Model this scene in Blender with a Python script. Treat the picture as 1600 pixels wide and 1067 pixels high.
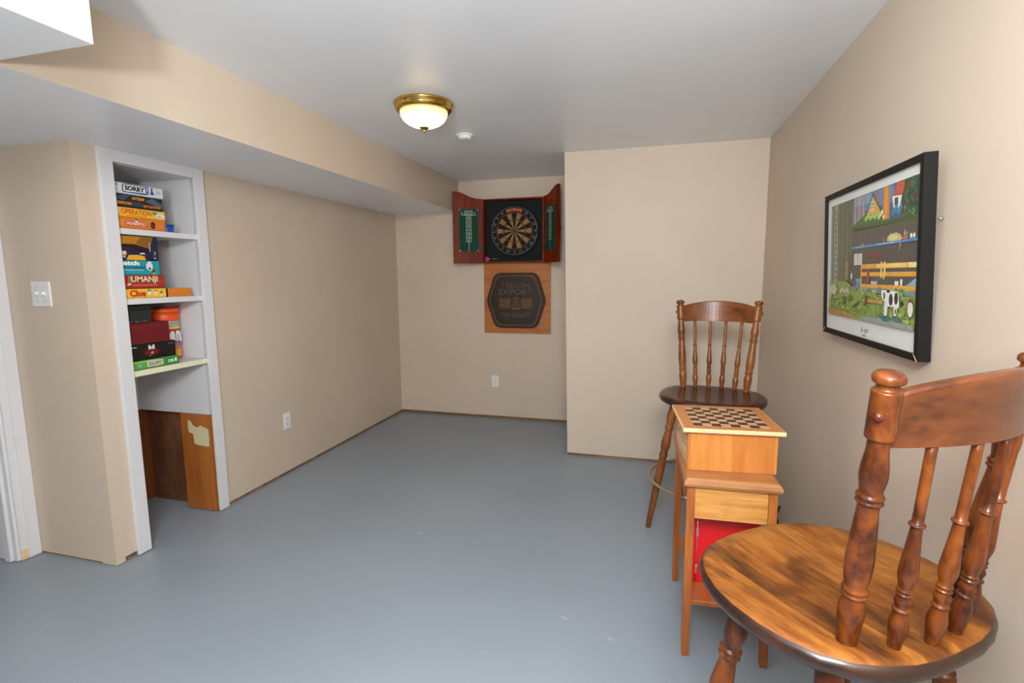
import bpy, bmesh, math, random
from mathutils import Vector, Matrix
random.seed(7)
for o in list(bpy.data.objects): bpy.data.objects.remove(o)
SC = bpy.context.scene
C = SC.collection
PI = math.pi

# ------------------------------------------------------------------ camera
camd = bpy.data.cameras.new('camera'); cam = bpy.data.objects.new('camera', camd); C.objects.link(cam)
pitch, yaw, roll = 0.1275, -0.2681, -0.0069
fw = Vector((math.sin(yaw)*math.cos(pitch), math.cos(yaw)*math.cos(pitch), -math.sin(pitch)))
rt = fw.cross(Vector((0, 0, 1))).normalized(); up = rt.cross(fw)
r2 = rt*math.cos(roll) + up*math.sin(roll); u2 = up*math.cos(roll) - rt*math.sin(roll)
Mx = Matrix((r2, u2, -fw)).transposed().to_4x4(); Mx.translation = (2.4606, 0.0, 1.38)
cam.matrix_world = Mx
camd.sensor_width = 36.0; camd.sensor_fit = 'HORIZONTAL'; camd.lens = 18.009; camd.clip_start = 0.05
SC.camera = cam

# ------------------------------------------------------------------ light and exposure
W = bpy.data.worlds.new('world'); SC.world = W; W.use_nodes = True
W.node_tree.nodes['Background'].inputs[0].default_value = (0.8, 0.85, 1, 1)
W.node_tree.nodes['Background'].inputs[1].default_value = 0.1
def area(name, loc, target, sx, sy, energy, col):
    l = bpy.data.lights.new(name, 'AREA'); l.shape = 'RECTANGLE'; l.size = sx; l.size_y = sy
    l.energy = energy; l.color = col
    o = bpy.data.objects.new(name, l); C.objects.link(o); o.location = loc
    o.rotation_euler = (Vector(target)-Vector(loc)).to_track_quat('-Z', 'Y').to_euler()
    return o
# photographer's flash on the camera, tipped up towards the ceiling, and the light its bounce sends back from the ceiling above the camera
FLASH = (0.96, 1.0, 1.04)
fl = bpy.data.lights.new('camera_flash', 'SPOT'); fl.energy = 270; fl.color = FLASH; fl.shadow_soft_size = 0.10
fl.spot_size = math.radians(150); fl.spot_blend = 1.0
flo = bpy.data.objects.new('camera_flash', fl); C.objects.link(flo); flo.location = (2.30, -0.75, 1.45)
flo.rotation_euler = Vector((-0.02, 0.66, 0.76)).to_track_quat('-Z', 'Y').to_euler()
area('flash_bounce', (2.45, -0.35, 2.20), (2.25, 0.35, 1.0), 0.9, 0.9, 136, FLASH)
area('flash_bounce_front', (2.30, 0.95, 2.24), (2.30, 0.95, 0), 1.2, 1.1, 5, FLASH)
vs = SC.view_settings
vs.view_transform = 'Standard'; vs.look = 'None'; vs.gamma = 1.0; vs.exposure = 0.0; vs.use_curve_mapping = False

# ------------------------------------------------------------------ materials
def lin(c):
    if isinstance(c, str): c = tuple(int(c[i:i+2], 16)/255 for i in (0, 2, 4))
    return tuple((x/12.92 if x <= 0.04045 else ((x+0.055)/1.055)**2.4) for x in c)
MATS = {}
def node(nt, t, **kw):
    n = nt.nodes.new(t)
    for k, v in kw.items(): setattr(n, k, v)
    return n
def base_mat(name, rough=0.5, metal=0.0, spec=0.5):
    m = bpy.data.materials.new(name); m.use_nodes = True
    b = m.node_tree.nodes['Principled BSDF']
    b.inputs['Roughness'].default_value = rough; b.inputs['Metallic'].default_value = metal
    b.inputs['Specular IOR Level'].default_value = spec
    MATS[name] = m
    return m, m.node_tree, b
def ramp(nt, fac, stops):
    r = node(nt, 'ShaderNodeValToRGB')
    el = r.color_ramp.elements
    while len(el) < len(stops): el.new(0.5)
    for e, (p, c) in zip(el, stops): e.position = p; e.color = (*lin(c), 1)
    nt.links.new(fac, r.inputs[0])
    return r.outputs[0]
def coords(nt, scale=(1, 1, 1), rot=(0, 0, 0), kind='Object'):
    t = node(nt, 'ShaderNodeTexCoord'); mp = node(nt, 'ShaderNodeMapping')
    mp.inputs['Scale'].default_value = scale; mp.inputs['Rotation'].default_value = rot
    nt.links.new(t.outputs[kind], mp.inputs[0])
    return mp.outputs[0]
def noise(nt, vec, scale, detail=4, rough=0.55, dist=0.0):
    n = node(nt, 'ShaderNodeTexNoise'); n.inputs['Scale'].default_value = scale
    n.inputs['Detail'].default_value = detail; n.inputs['Roughness'].default_value = rough
    n.inputs['Distortion'].default_value = dist
    nt.links.new(vec, n.inputs['Vector'])
    return n.outputs[0]
def bump(nt, b, h, strength, dist=0.002):
    bp = node(nt, 'ShaderNodeBump'); bp.inputs['Strength'].default_value = strength; bp.inputs['Distance'].default_value = dist
    nt.links.new(h, bp.inputs['Height']); nt.links.new(bp.outputs[0], b.inputs['Normal'])
def mixc(nt, fac, a, bcol, mode='MIX'):
    m = node(nt, 'ShaderNodeMix'); m.data_type = 'RGBA'; m.blend_type = mode
    for s, i in ((fac, 0), (a, 6), (bcol, 7)):
        if hasattr(s, 'is_linked'): nt.links.new(s, m.inputs[i])
        elif i == 0: m.inputs[0].default_value = s
        else: m.inputs[i].default_value = (*lin(s), 1)
    return m.outputs[2]
def plain(name, col, rough=0.5, metal=0.0, spec=0.5, var=0.06, scale=30):
    m, nt, b = base_mat(name, rough, metal, spec)
    c = lin(col)
    v = noise(nt, coords(nt), scale, 3)
    r = node(nt, 'ShaderNodeValToRGB'); el = r.color_ramp.elements
    el[0].position = 0.3; el[1].position = 0.7
    el[0].color = (*[x*(1-var) for x in c], 1); el[1].color = (*[min(1, x*(1+var)) for x in c], 1)
    nt.links.new(v, r.inputs[0]); nt.links.new(r.outputs[0], b.inputs['Base Color'])
    return m
def paint(name, col, rough=0.5, blot=0.04, fine=0.25, spec=0.4):
    m, nt, b = base_mat(name, rough, 0, spec)
    c = lin(col); v = coords(nt)
    n1 = noise(nt, v, 1.3, 3)
    r = node(nt, 'ShaderNodeValToRGB'); el = r.color_ramp.elements
    el[0].position = 0.3; el[1].position = 0.7
    el[0].color = (*[x*(1-blot) for x in c], 1); el[1].color = (*[min(1, x*(1+blot)) for x in c], 1)
    nt.links.new(n1, r.inputs[0]); nt.links.new(r.outputs[0], b.inputs['Base Color'])
    bump(nt, b, noise(nt, v, 220, 2), fine*0.3, 0.0008)
    return m
def wood(name, dark, mid, light, axis=2, rough=0.35, scale=9, stretch=0.08, contrast=(0.3, 0.52, 0.72), coat=0.0, planks=None, knots=0.0, spec=0.5):
    m, nt, b = base_mat(name, rough, 0, spec)
    s = [1, 1, 1]; s[axis] = stretch
    v = coords(nt, tuple(s))
    if planks:      # glued boards: shift the figure board by board
        ax, wd = planks
        t = node(nt, 'ShaderNodeTexCoord'); sx = node(nt, 'ShaderNodeSeparateXYZ'); nt.links.new(t.outputs['Object'], sx.inputs[0])
        sn = node(nt, 'ShaderNodeMath', operation='SNAP'); nt.links.new(sx.outputs[ax], sn.inputs[0]); sn.inputs[1].default_value = wd
        wn = node(nt, 'ShaderNodeTexWhiteNoise'); wn.noise_dimensions = '1D'; nt.links.new(sn.outputs[0], wn.inputs['W'])
        ad = node(nt, 'ShaderNodeVectorMath', operation='MULTIPLY_ADD')
        nt.links.new(wn.outputs['Color'], ad.inputs[0]); ad.inputs[1].default_value = (3, 3, 3); nt.links.new(v, ad.inputs[2])
        v = ad.outputs[0]
    n1 = noise(nt, v, scale, 6, 0.6, 1.2)
    col = ramp(nt, n1, [(contrast[0], dark), (contrast[1], mid), (contrast[2], light)])
    n2 = noise(nt, v, scale*9, 4, 0.6)
    col = mixc(nt, 0.28, col, ramp(nt, n2, [(0.35, dark), (0.65, light)]))
    if planks:
        mm = node(nt, 'ShaderNodeMath', operation='MULTIPLY_ADD'); nt.links.new(wn.outputs['Value'], mm.inputs[0]); mm.inputs[1].default_value = 0.45; mm.inputs[2].default_value = 0.0
        col = mixc(nt, mm.outputs[0], col, mid, 'MULTIPLY')
    if knots:
        n3 = noise(nt, coords(nt), 7.5, 2, 0.5, 0.4)
        kf = node(nt, 'ShaderNodeMapRange'); nt.links.new(n3, kf.inputs[0]); kf.inputs[1].default_value = 0.56; kf.inputs[2].default_value = 0.74; kf.inputs[3].default_value = 0; kf.inputs[4].default_value = knots
        col = mixc(nt, kf.outputs[0], col, dark)
    nt.links.new(col, b.inputs['Base Color'])
    if coat: b.inputs['Coat Weight'].default_value = coat; b.inputs['Coat Roughness'].default_value = 0.18
    bump(nt, b, n2, 0.12, 0.0006)
    return m
BEIGE = 'CEBDA9'
M_wall = paint('wall_paint', BEIGE, 0.55)
M_ceil = paint('ceiling_paint', 'EDEFF2', 0.36, 0.03, 0.2, 0.5)
M_white = paint('white_gloss_paint', 'DAD9DA', 0.4, 0.03)
M_cream = paint('cream_paint', 'E6E3C2', 0.45)
M_sill = wood('sill_wood', '4A3420', '7A5C3C', 'A88860', 0, 0.8, 12)
M_plastic = plain('white_plastic', 'E6E6E4', 0.3, var=0.01)
M_slot = plain('dark_slot', '2A2926', 0.6)
M_stool = wood('stool_wood', '180803', '4C200A', '7E4012', 2, 0.30, 11, 0.5, contrast=(0.36, 0.49, 0.62), spec=0.35, coat=0.12)
M_stool_lit = wood('stool_lit_wood', '4A220C', '84491F', 'A0642E', 2, 0.32, 9, 0.35, spec=0.4)  # far stool's turned wood, lit tone and highlight put into its colour
M_stool_rim = wood('stool_dark_rim', '120A07', '2A160C', '472310', 0, 0.35, 9, 0.4, coat=0.3)
M_seat_worn = wood('seat_worn_wood', '3E1C07', '8A4C18', 'B47630', 1, 0.42, 7, 0.25, contrast=(0.36, 0.5, 0.64), planks=(0, 0.085), knots=0.9, spec=0.35)
M_seat_shaded = wood('seat_shaded_wood', '2A110A', '512818', '6A3820', 1, 0.26, 5, 0.18, planks=(0, 0.085), spec=0.4)  # far stool's seat: less worn, and darkened in colour to imitate shade
M_hoop = plain('hoop_brass', 'A79468', 0.4, 0.35)
M_oak = wood('table_wood', '82400F', 'A85C22', 'BE7434', 2, 0.42, 8, 0.12)
M_oak_top = wood('table_top_wood', '8E5426', 'AC7240', 'BE8850', 0, 0.45, 8, 0.12)
M_pine = wood('pine_panel', 'A0561A', 'CC8E46', 'DBA456', 0, 0.4, 12, 0.07, contrast=(0.36, 0.47, 0.62), knots=0.35)
M_shelfw = wood('table_shelf_wood', '8E4618', 'B8642A', 'C97838', 1, 0.4, 7, 0.1)
M_beech = wood('beech', 'B86E2C', 'CE883F', 'DA9A52', 2, 0.4, 6, 0.1, planks=(0, 0.07))
M_beech_top = wood('beech_top', 'B46C30', 'C27C3E', 'CC8A4C', 1, 0.35, 6, 0.1)
M_beech_pale = plain('beech_pale', 'E6BF90', 0.45)
M_sq_dark = wood('dark_square_wood', '1A120C', '2E221A', '3C2C20', 1, 0.35, 14, 0.3)
M_sq_light = wood('light_square_wood', 'C08A60', 'CF9C72', 'D6A67C', 1, 0.35, 14, 0.3)
M_red = plain('red_case', 'D60C10', 0.3, var=0.02)
M_chrome = plain('chrome', 'C8CACC', 0.2, 1.0, var=0.02)
M_black = plain('black_frame', '12110D', 0.55, spec=0.2, var=0.05)
M_paper = plain('poster_paper', 'DDDDD6', 0.5, var=0.02, scale=4)
M_cab = wood('cabinet_mahogany', '3A0E04', '702206', '963A0C', 2, 0.45, 7, 0.12, spec=0.15)
M_felt = plain('dark_green_felt', '0A1612', 0.9, var=0.2)
M_chalk = plain('green_chalkboard', '174434', 0.7, spec=0.15, var=0.12)
M_chalkline = plain('chalk_line', 'B9BBAA', 0.8)
M_plank = wood('sign_oak', '94501C', 'B86C2C', 'C8823E', 0, 0.45, 5, 0.07, knots=0.4)
M_plaque = plain('plaque_bronze', '2C1E15', 0.42, 0.2, var=0.25, scale=20)
M_plaque_hi = plain('plaque_worn', '553A28', 0.4, 0.3, var=0.2, scale=20)
M_plaque_let = plain('plaque_letter', '5E4C3C', 0.4, 0.3, var=0.2, scale=40)
M_plaque_gold = plain('plaque_barrel', '5A3814', 0.5, 0.1, var=0.2, scale=40)
M_brass = plain('brass', 'C9A75A', 0.16, 1.0, var=0.03)
M_sisal_d = plain('sisal_dark', '14120E', 0.9)
M_sisal_l = plain('sisal_tan', '94703E', 0.9, var=0.1)
M_ring_g = plain('sisal_green', '1E4A30', 0.9)
M_ring_r = plain('sisal_red', '7A2420', 0.9)
M_wire = plain('wire', '8E9290', 0.35, 0.8)
M_orange_lab = plain('orange_label', 'B5502E', 0.7)
M_pink = plain('pink_flight', 'B0305A', 0.5)
M_rawwood = wood('raw_brown_wood', '5E2E10', '8A4A1C', 'A4602A', 2, 0.6, 6, 0.1)
M_rawboard = wood('raw_board', '8A4A18', 'B0662A', 'BC7434', 2, 0.5, 5, 0.1)
M_hard = wood('dark_hardboard', '4A2A16', '6A4226', '80583A', 2, 0.7, 3, 0.4)
M_patch = plain('cream_patch', 'D6CDA4', 0.6, var=0.05)

# floor: grey floor paint with a few pale scuffs
M_floor, nt, b = base_mat('floor_paint', 0.36, 0, 0.45)
v = coords(nt)
c1 = ramp(nt, noise(nt, v, 1.1, 4), [(0.3, '8B959D'), (0.7, '939DA5')])
sp = node(nt, 'ShaderNodeMapRange'); nt.links.new(noise(nt, v, 16, 2, 0.4), sp.inputs[0])
sp.inputs[1].default_value = 0.735; sp.inputs[2].default_value = 0.76; sp.inputs[3].default_value = 0; sp.inputs[4].default_value = 0.35
nt.links.new(mixc(nt, sp.outputs[0], c1, 'B9BDBE'), b.inputs['Base Color'])
rr = node(nt, 'ShaderNodeMapRange'); nt.links.new(noise(nt, v, 3, 3), rr.inputs[0]); rr.inputs[3].default_value = 0.32; rr.inputs[4].default_value = 0.46
nt.links.new(rr.outputs[0], b.inputs['Roughness'])
bump(nt, b, noise(nt, v, 60, 3), 0.08, 0.001)

# print: flat inks, colour carried by the mesh
def ink(name, rough, jitter=0.0):
    m, nt, b = base_mat(name, rough, 0, 0.4)
    a = node(nt, 'ShaderNodeAttribute'); a.attribute_name = 'Col'
    col = a.outputs['Color']
    if jitter:
        n = noise(nt, coords(nt), 90, 5, 0.7)
        n2 = noise(nt, coords(nt), 25, 4, 0.7)
        col = mixc(nt, jitter, col, ramp(nt, n, [(0.3, '202820'), (0.7, 'E8E4C8')]), 'OVERLAY')
        col = mixc(nt, jitter*0.5, col, ramp(nt, n2, [(0.3, '405070'), (0.7, 'F0DCB0')]), 'OVERLAY')
    nt.links.new(col, b.inputs['Base Color'])
    return m
M_ink = ink('printed_ink', 0.35)
M_art = ink('painted_print', 0.3, 0.33)

# ------------------------------------------------------------------ mesh helpers
def link(name, me, mat, parent=None, smooth=False):
    o = bpy.data.objects.new(name, me); C.objects.link(o)
    if mat is not None:
        for m in (mat if isinstance(mat, (list, tuple)) else [mat]): me.materials.append(m)
    if parent is not None: o.parent = parent
    if smooth:
        for p in me.polygons: p.use_smooth = True
    return o
def from_bm(name, bm, mat, parent=None, smooth=False):
    bmesh.ops.recalc_face_normals(bm, faces=bm.faces)
    me = bpy.data.meshes.new(name); bm.to_mesh(me); bm.free()
    return link(name, me, mat, parent, smooth)
def bm_box(bm, a, b2, mi=0):
    x0, y0, z0 = a; x1, y1, z1 = b2
    vs_ = [bm.verts.new(p) for p in ((x0,y0,z0),(x1,y0,z0),(x1,y1,z0),(x0,y1,z0),(x0,y0,z1),(x1,y0,z1),(x1,y1,z1),(x0,y1,z1))]
    fs = []
    for f in ((0,3,2,1),(4,5,6,7),(0,1,5,4),(1,2,6,5),(2,3,7,6),(3,0,4,7)):
        fc = bm.faces.new([vs_[i] for i in f]); fc.material_index = mi; fs.append(fc)
    return fs
def box(name, a, b2, mat, parent=None, bev=0.0, seg=2):
    bm = bmesh.new(); bm_box(bm, a, b2)
    if bev: bmesh.ops.bevel(bm, geom=list(bm.edges), offset=bev, segments=seg, affect='EDGES', profile=0.5)
    return from_bm(name, bm, mat, parent, smooth=False)
def boxes(name, lst, mat, parent=None, bev=0.0):
    bm = bmesh.new()
    for a, b2 in lst: bm_box(bm, a, b2)
    if bev: bmesh.ops.bevel(bm, geom=list(bm.edges), offset=bev, segments=1, affect='EDGES')
    return from_bm(name, bm, mat, parent)
def axis_matrix(p0, p1):
    d = (Vector(p1)-Vector(p0)); L = d.length; d.normalize()
    x = Vector((0, 1, 0)).cross(d)
    if x.length < 1e-4: x = Vector((1, 0, 0))
    x.normalize(); y = d.cross(x)
    m = Matrix((x, y, d)).transposed().to_4x4(); m.translation = p0
    return m, L
def lathe_bm(bm, prof, seg=20, M=None, cap=True):
    rings = []
    for r, z in prof:
        rg = []
        for i in range(seg):
            a = 2*PI*i/seg; p = Vector((r*math.cos(a), r*math.sin(a), z))
            rg.append(bm.verts.new(M @ p if M else p))
        rings.append(rg)
    for k in range(len(rings)-1):
        for i in range(seg):
            j = (i+1) % seg
            bm.faces.new((rings[k][i], rings[k][j], rings[k+1][j], rings[k+1][i]))
    if cap:
        bm.faces.new(list(reversed(rings[0]))); bm.faces.new(rings[-1])
def smooth_prof(pts, sub=5):
    """pts (t, r) -> dense Catmull-Rom profile (r, t)"""
    out = []
    n = len(pts)
    for i in range(n-1):
        p0 = pts[max(0, i-1)]; p1 = pts[i]; p2 = pts[i+1]; p3 = pts[min(n-1, i+2)]
        for k in range(sub):
            s = k/sub
            r = 0.5*((2*p1[1]) + (-p0[1]+p2[1])*s + (2*p0[1]-5*p1[1]+4*p2[1]-p3[1])*s*s + (-p0[1]+3*p1[1]-3*p2[1]+p3[1])*s**3)
            t = p1[0] + (p2[0]-p1[0])*s
            out.append((max(0.0005, r), t))
    out.append((pts[-1][1], pts[-1][0]))
    return out
def turned(name, p0, p1, pts, mat, parent, seg=20, sub=4):
    M, L = axis_matrix(p0, p1); bm = bmesh.new()
    lathe_bm(bm, [(r, t*L) for r, t in smooth_prof(pts, sub)], seg, M)
    o = from_bm(name, bm, mat, parent, True)
    return o
def tube(name, pts, r, mat, parent=None, seg=8, closed=False):
    bm = bmesh.new(); rings = []; n = len(pts); P = [Vector(p) for p in pts]
    for i in range(n):
        d = (P[(i+1) % n]-P[i-1]) if closed else (P[min(n-1, i+1)]-P[max(0, i-1)])
        d.normalize(); x = d.cross(Vector((0, 0, 1)))
        if x.length < 1e-3: x = d.cross(Vector((1, 0, 0)))
        x.normalize(); y = x.cross(d)
        rings.append([bm.verts.new(P[i]+x*r*math.cos(2*PI*k/seg)+y*r*math.sin(2*PI*k/seg)) for k in range(seg)])
    for i in range(n if closed else n-1):
        for k in range(seg):
            a, b2 = rings[i], rings[(i+1) % n]
            bm.faces.new((a[k], a[(k+1) % seg], b2[(k+1) % seg], b2[k]))
    if not closed: bm.faces.new(rings[0]); bm.faces.new(list(reversed(rings[-1])))
    return from_bm(name, bm, mat, parent, True)
class Frame:
    """a flat face: origin, right, up; normal towards the viewer"""
    def __init__(s, o, r, u): s.o = Vector(o); s.r = Vector(r).normalized(); s.u = Vector(u).normalized(); s.n = s.r.cross(s.u)
    def __call__(s, a, b2, c=0.0): return s.o + s.r*a + s.u*b2 + s.n*c
def rect(a0, b0, a1, b1): return [(a0, b0), (a1, b0), (a1, b1), (a0, b1)]
def ell(cx, cy, rx, ry=None, n=20, a0=0, a1=2*PI):
    ry = rx if ry is None else ry
    return [(cx+rx*math.cos(a0+(a1-a0)*i/n), cy+ry*math.sin(a0+(a1-a0)*i/n)) for i in range(n)]
def prints(name, fr, shapes, parent, mat=None, z0=0.0003, dz=0.00012):
    """flat printed shapes on one face: list of (colour, polygon)"""
    vs_, fs, cols = [], [], []
    for i, (c, poly) in enumerate(shapes):
        k = len(vs_)
        A = sum(poly[j][0]*poly[(j+1) % len(poly)][1]-poly[(j+1) % len(poly)][0]*poly[j][1] for j in range(len(poly)))
        if A < 0: poly = poly[::-1]
        vs_ += [fr(a, b2, z0+dz*i) for a, b2 in poly]; fs.append(tuple(range(k, k+len(poly)))); cols.append((*lin(c), 1))
    me = bpy.data.meshes.new(name); me.from_pydata(vs_, [], fs)
    at = me.color_attributes.new('Col', 'FLOAT_COLOR', 'CORNER'); k = 0
    for f, c in zip(fs, cols):
        for _ in f: at.data[k].color = c; k += 1
    return link(name, me, mat or M_ink, parent)
def text(name, body, fr, rc, mat, parent, z=0.0012, bold=0.0, depth=0.0002, shear=0.0, keep=False, rot=0.0):
    """lettering fitted into rectangle rc = (a0, b0, a1, b1) of a face"""
    cu = bpy.data.curves.new('lettering', 'FONT'); cu.body = body; cu.size = 1; cu.offset = bold; cu.shear = shear; cu.resolution_u = 3
    to = bpy.data.objects.new('lettering_tmp', cu)
    me = bpy.data.meshes.new_from_object(to)
    bpy.data.objects.remove(to); bpy.data.curves.remove(cu)
    xs = [v_.co.x for v_ in me.vertices]; ys = [v_.co.y for v_ in me.vertices]
    x0, x1, y0, y1 = min(xs), max(xs), min(ys), max(ys)
    a0, b0, a1, b1 = rc; sx = (a1-a0)/(x1-x0); sy = (b1-b0)/(y1-y0)
    if keep: sx = sy = min(sx, sy)
    cx, cy = (a0+a1)/2, (b0+b1)/2; ca, sa = math.cos(rot), math.sin(rot)
    for v_ in me.vertices:
        a = (v_.co.x-(x0+x1)/2)*sx; b2 = (v_.co.y-(y0+y1)/2)*sy
        v_.co = fr(cx+a*ca-b2*sa, cy+a*sa+b2*ca, z)
    me.name = name
    return link(name, me, mat, parent)
INK = {}
def inkmat(c):
    if c not in INK: INK[c] = plain('ink_'+c.lower(), c, 0.4, var=0.01)
    return INK[c]
def thing(name, label, cat, loc=(0, 0, 0), rz=0.0, group=None):
    o = bpy.data.objects.new(name, None); C.objects.link(o); o.empty_display_size = 0.05
    o.location = loc; o.rotation_euler = (0, 0, rz); tag(o, label, cat, group)
    return o
def tag(o, label, cat, group=None):
    o['label'] = label; o['category'] = cat
    if group: o['group'] = group
    return o
def struct(o, label=None):
    o['kind'] = 'structure'
    if label: o['label'] = label
    return o

# ------------------------------------------------------------------ the room
H, HS, WS = 2.2605, 1.978, 0.6672
YB, YP, XB, XR = 4.6615, 3.8076, 1.8353, 3.1745
YS, XW = 1.7271, -0.5214
Y1, Y2 = 1.829, 2.399            # outer edges of the white niche casing
YN = -2.2
struct(box('floor', (-2.1, YN-0.1, -0.06), (XR+0.12, YB+0.12, 0), M_floor), 'grey painted concrete floor')
struct(box('ceiling', (-2.1, YN-0.1, H), (XR+0.12, YB+0.12, H+0.08), M_ceil), 'white satin ceiling')
g = 0.02
def sill(name, a, b2): return struct(box(name, a, b2, M_sill), 'bare brown wood edge under the wall')
# left wall in pieces around the niche
struct(boxes('wall_left', [((-0.10, Y2-0.03, g), (0, YB+0.1, HS+0.02)), ((-0.09, YS, 0.004), (0, 1.772, HS+0.02)), ((-0.09, 1.772, 0.026), (0, Y1+0.03, HS+0.02)),
     ((-0.02, Y1+0.02, 1.936), (0, Y2-0.03, HS+0.02))], M_wall), 'beige painted left wall with a niche')
struct(box('wall_stub', (XW, YS, 0.012), (-0.09, YS+0.08, HS+0.02), M_wall), 'beige wall stub with a light switch')
struct(box('wall_back', (0, YB, 0.026), (XB+0.05, YB+0.1, H), M_wall), 'beige back wall of the alcove')
bm = bmesh.new()                 # the bump-out leans a hair out of plumb, as in the photograph
bx0, bx1 = XB+0.018, XB-0.018
vv = [bm.verts.new(p) for p in ((bx0, YP, 0.02), (XR+0.1, YP, 0.02), (XR+0.1, YB+0.1, 0.02), (bx0, YB+0.1, 0.02),
      (bx1, YP, H), (XR+0.1, YP, H), (XR+0.1, YB+0.1, H), (bx1, YB+0.1, H))]
for f in ((0,3,2,1),(4,5,6,7),(0,1,5,4),(1,2,6,5),(2,3,7,6),(3,0,4,7)): bm.faces.new([vv[i] for i in f])
struct(from_bm('wall_alcove', bm, M_wall), 'beige wall jutting out beside the alcove')
struct(box('wall_right', (XR, YN-0.1, 0.0), (XR+0.1, YP, H), M_wall), 'beige right wall')
struct(box('wall_near', (-2.1, YN-0.1, 0.0), (XR, YN, H), M_wall), 'beige wall behind the camera')
DY0, DY1, DH = 0.84, 1.645, 1.93
struct(boxes('wall_door', [((XW-0.11, DY1+0.01, 0.0), (XW, YS+0.08, H)), ((XW-0.11, YN, 0.0), (XW, DY0, H)), ((XW-0.11, DY0, DH), (XW, DY1+0.01, H))], M_wall), 'beige wall around the side doorway')
struct(box('wall_side', (-2.1, YN, 0.0), (-2.0, YB, H), M_wall), 'beige wall of the unlit side room')
struct(box('wall_closet', (-2.0, YS+0.1, 0.0), (XW-0.11, YS+0.2, H), M_wall), 'beige wall inside the unlit side room')
sill('trim_1', (-0.09, Y2, 0.0), (-0.007, YB, g+0.004)); sill('trim_2', (0, YB+0.008, 0.0), (XB, YB+0.09, 0.03))
sill('trim_3', (XB+0.03, YP+0.006, 0.0), (XR, YP+0.09, 0.024)); sill('trim_4', (XW, YS+0.006, 0), (-0.006, YS+0.07, 0.016)); sill('trim_9', (-0.08, 1.773, 0), (-0.012, Y1+0.02, 0.03))
# bulkheads under the ceiling
def bulk(name, a, b2, side, label):
    bm = bmesh.new(); fs = bm_box(bm, a, b2, 1); fs[0].material_index = 0
    return struct(from_bm(name, bm, [M_ceil, side]), label)
bulk('bulkhead', (-0.6, YN, HS), (WS, YB, H), M_wall, 'beige boxed bulkhead with white underside along the left wall')
bulk('bulkhead', (WS, YN, HS), (1.054, 1.072, H), M_white, 'white boxed bulkhead jutting out beside the beige one')

# niche lining
NX, NY0, NY1 = -0.54, 1.80, 2.342
ni = struct(boxes('niche', [((NX-0.02, NY0-0.02, 0.587), (NX, NY1+0.02, 1.935)), ((NX, NY0-0.02, 0.587), (-0.021, NY0, 1.935)),
     ((NX, NY1, 0.587), (-0.021, NY1+0.02, 1.935)), ((NX, NY0, 1.922), (-0.021, NY1, 1.935))], M_white), 'white painted lining of the shelf niche')
struct(box('niche_back', (NX-0.05, NY0-0.05, 0), (NX-0.022, NY1+0.14, 0.60), M_rawwood), 'raw brown wood behind the open foot of the niche')
struct(box('niche_side', (NX, NY1+0.05, 0), (-0.22, NY1+0.075, 0.60), M_hard), 'dark brown hardboard at the foot of the niche')
struct(box('niche_near_side', (NX, NY0-0.05, 0), (-0.09, NY0-0.02, 0.60), M_hard), 'dark brown hardboard beside the casing')
st = tag(box('wall_stud', (NX-0.022, 2.20, 0.0), (NX+0.04, 2.29, 0.586), M_rawboard), 'orange brown upright stud at the foot of the niche', 'stud')
st2 = tag(box('floor_plate', (NX-0.022, NY0, 0.0), (NX+0.05, 2.199, 0.045), M_rawwood), 'brown wood plate lying on the floor inside the niche', 'plate')
bd = tag(box('wall_board', (-0.215, NY1-0.018, 0.006), (-0.012, NY1+0.04, 0.585), M_rawboard), 'orange brown board with torn cream patch under the niche shelves', 'board')
fr = Frame((-0.215, NY1-0.018, 0.0), (1, 0, 0), (0, 0, 1))
prints('paint_patch', fr, [('D6CDA4', [(0.055, 0.555), (0.075, 0.545), (0.09, 0.52), (0.12, 0.51), (0.14, 0.525), (0.198, 0.505), (0.2, 0.45), (0.196, 0.40), (0.16, 0.40), (0.11, 0.405), (0.088, 0.41), (0.085, 0.47), (0.055, 0.478), (0.05, 0.51)])], bd)
# white casing round the niche
cw = 0.066
struct(box('trim_5', (0.0, Y1, 0.006), (0.018, Y1+cw, HS), M_white, bev=0.002), 'white wood casing on the switch side of the niche')
struct(box('trim_6', (0.0, Y2-0.062, 0.006), (0.018, Y2, HS), M_white, bev=0.002), 'white wood casing on the far side of the niche')
struct(box('trim_7', (0.0, Y1+cw+0.001, 1.922), (0.016, Y2-0.063, HS), M_white, bev=0.002), 'white wood casing over the niche')
struct(box('trim_8', (-0.02, Y1+cw-0.006, 0.05), (0.0, Y1+cw+0.004, 1.93), M_white), 'white edge strip of the niche casing')
# shelves
for zt, mt, lab in ((1.620, M_white, 'white niche shelf holding the top stack of games'), (1.281, M_white, 'white niche shelf under the blue, teal and red games'), (0.923, M_cream, 'cream edged niche shelf under the maroon and black boxes')):
    s_ = box('shelf', (NX+0.002, NY0+0.002, zt-0.028), (-0.002, NY1-0.002, zt), M_white); tag(s_, lab, 'shelf', None)
    box('shelf_edge', (-0.002, NY0+0.06, zt-0.028), (0.0005, NY1-0.002, zt), mt, s_)

# door casing at the far left
struct(boxes('door_1', [((XW, DY1, 0.004), (XW+0.018, YS-0.002, 2.0)), ((XW+0.018, DY1+0.03, 0.004), (XW+0.026, YS-0.002, 2.0)), ((XW-0.13, DY1-0.012, 0.004), (XW+0.006, DY1+0.008, DH)), ((XW-0.06, DY1-0.026, 0.004), (XW-0.02, DY1-0.012, DH)),
    ((XW, DY0-0.085, 0.004), (XW+0.018, DY0, 2.0)), ((XW, DY0, DH), (XW+0.018, DY1, DH+0.04))], M_white), 'white painted door casing with chipped foot')
struct(box('trim_10', (XW+0.004, DY1+0.0005, 0.004), (XW+0.0195, DY1+0.028, 0.055), M_beech_pale), 'bare wood where the door casing paint has chipped')

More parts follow.
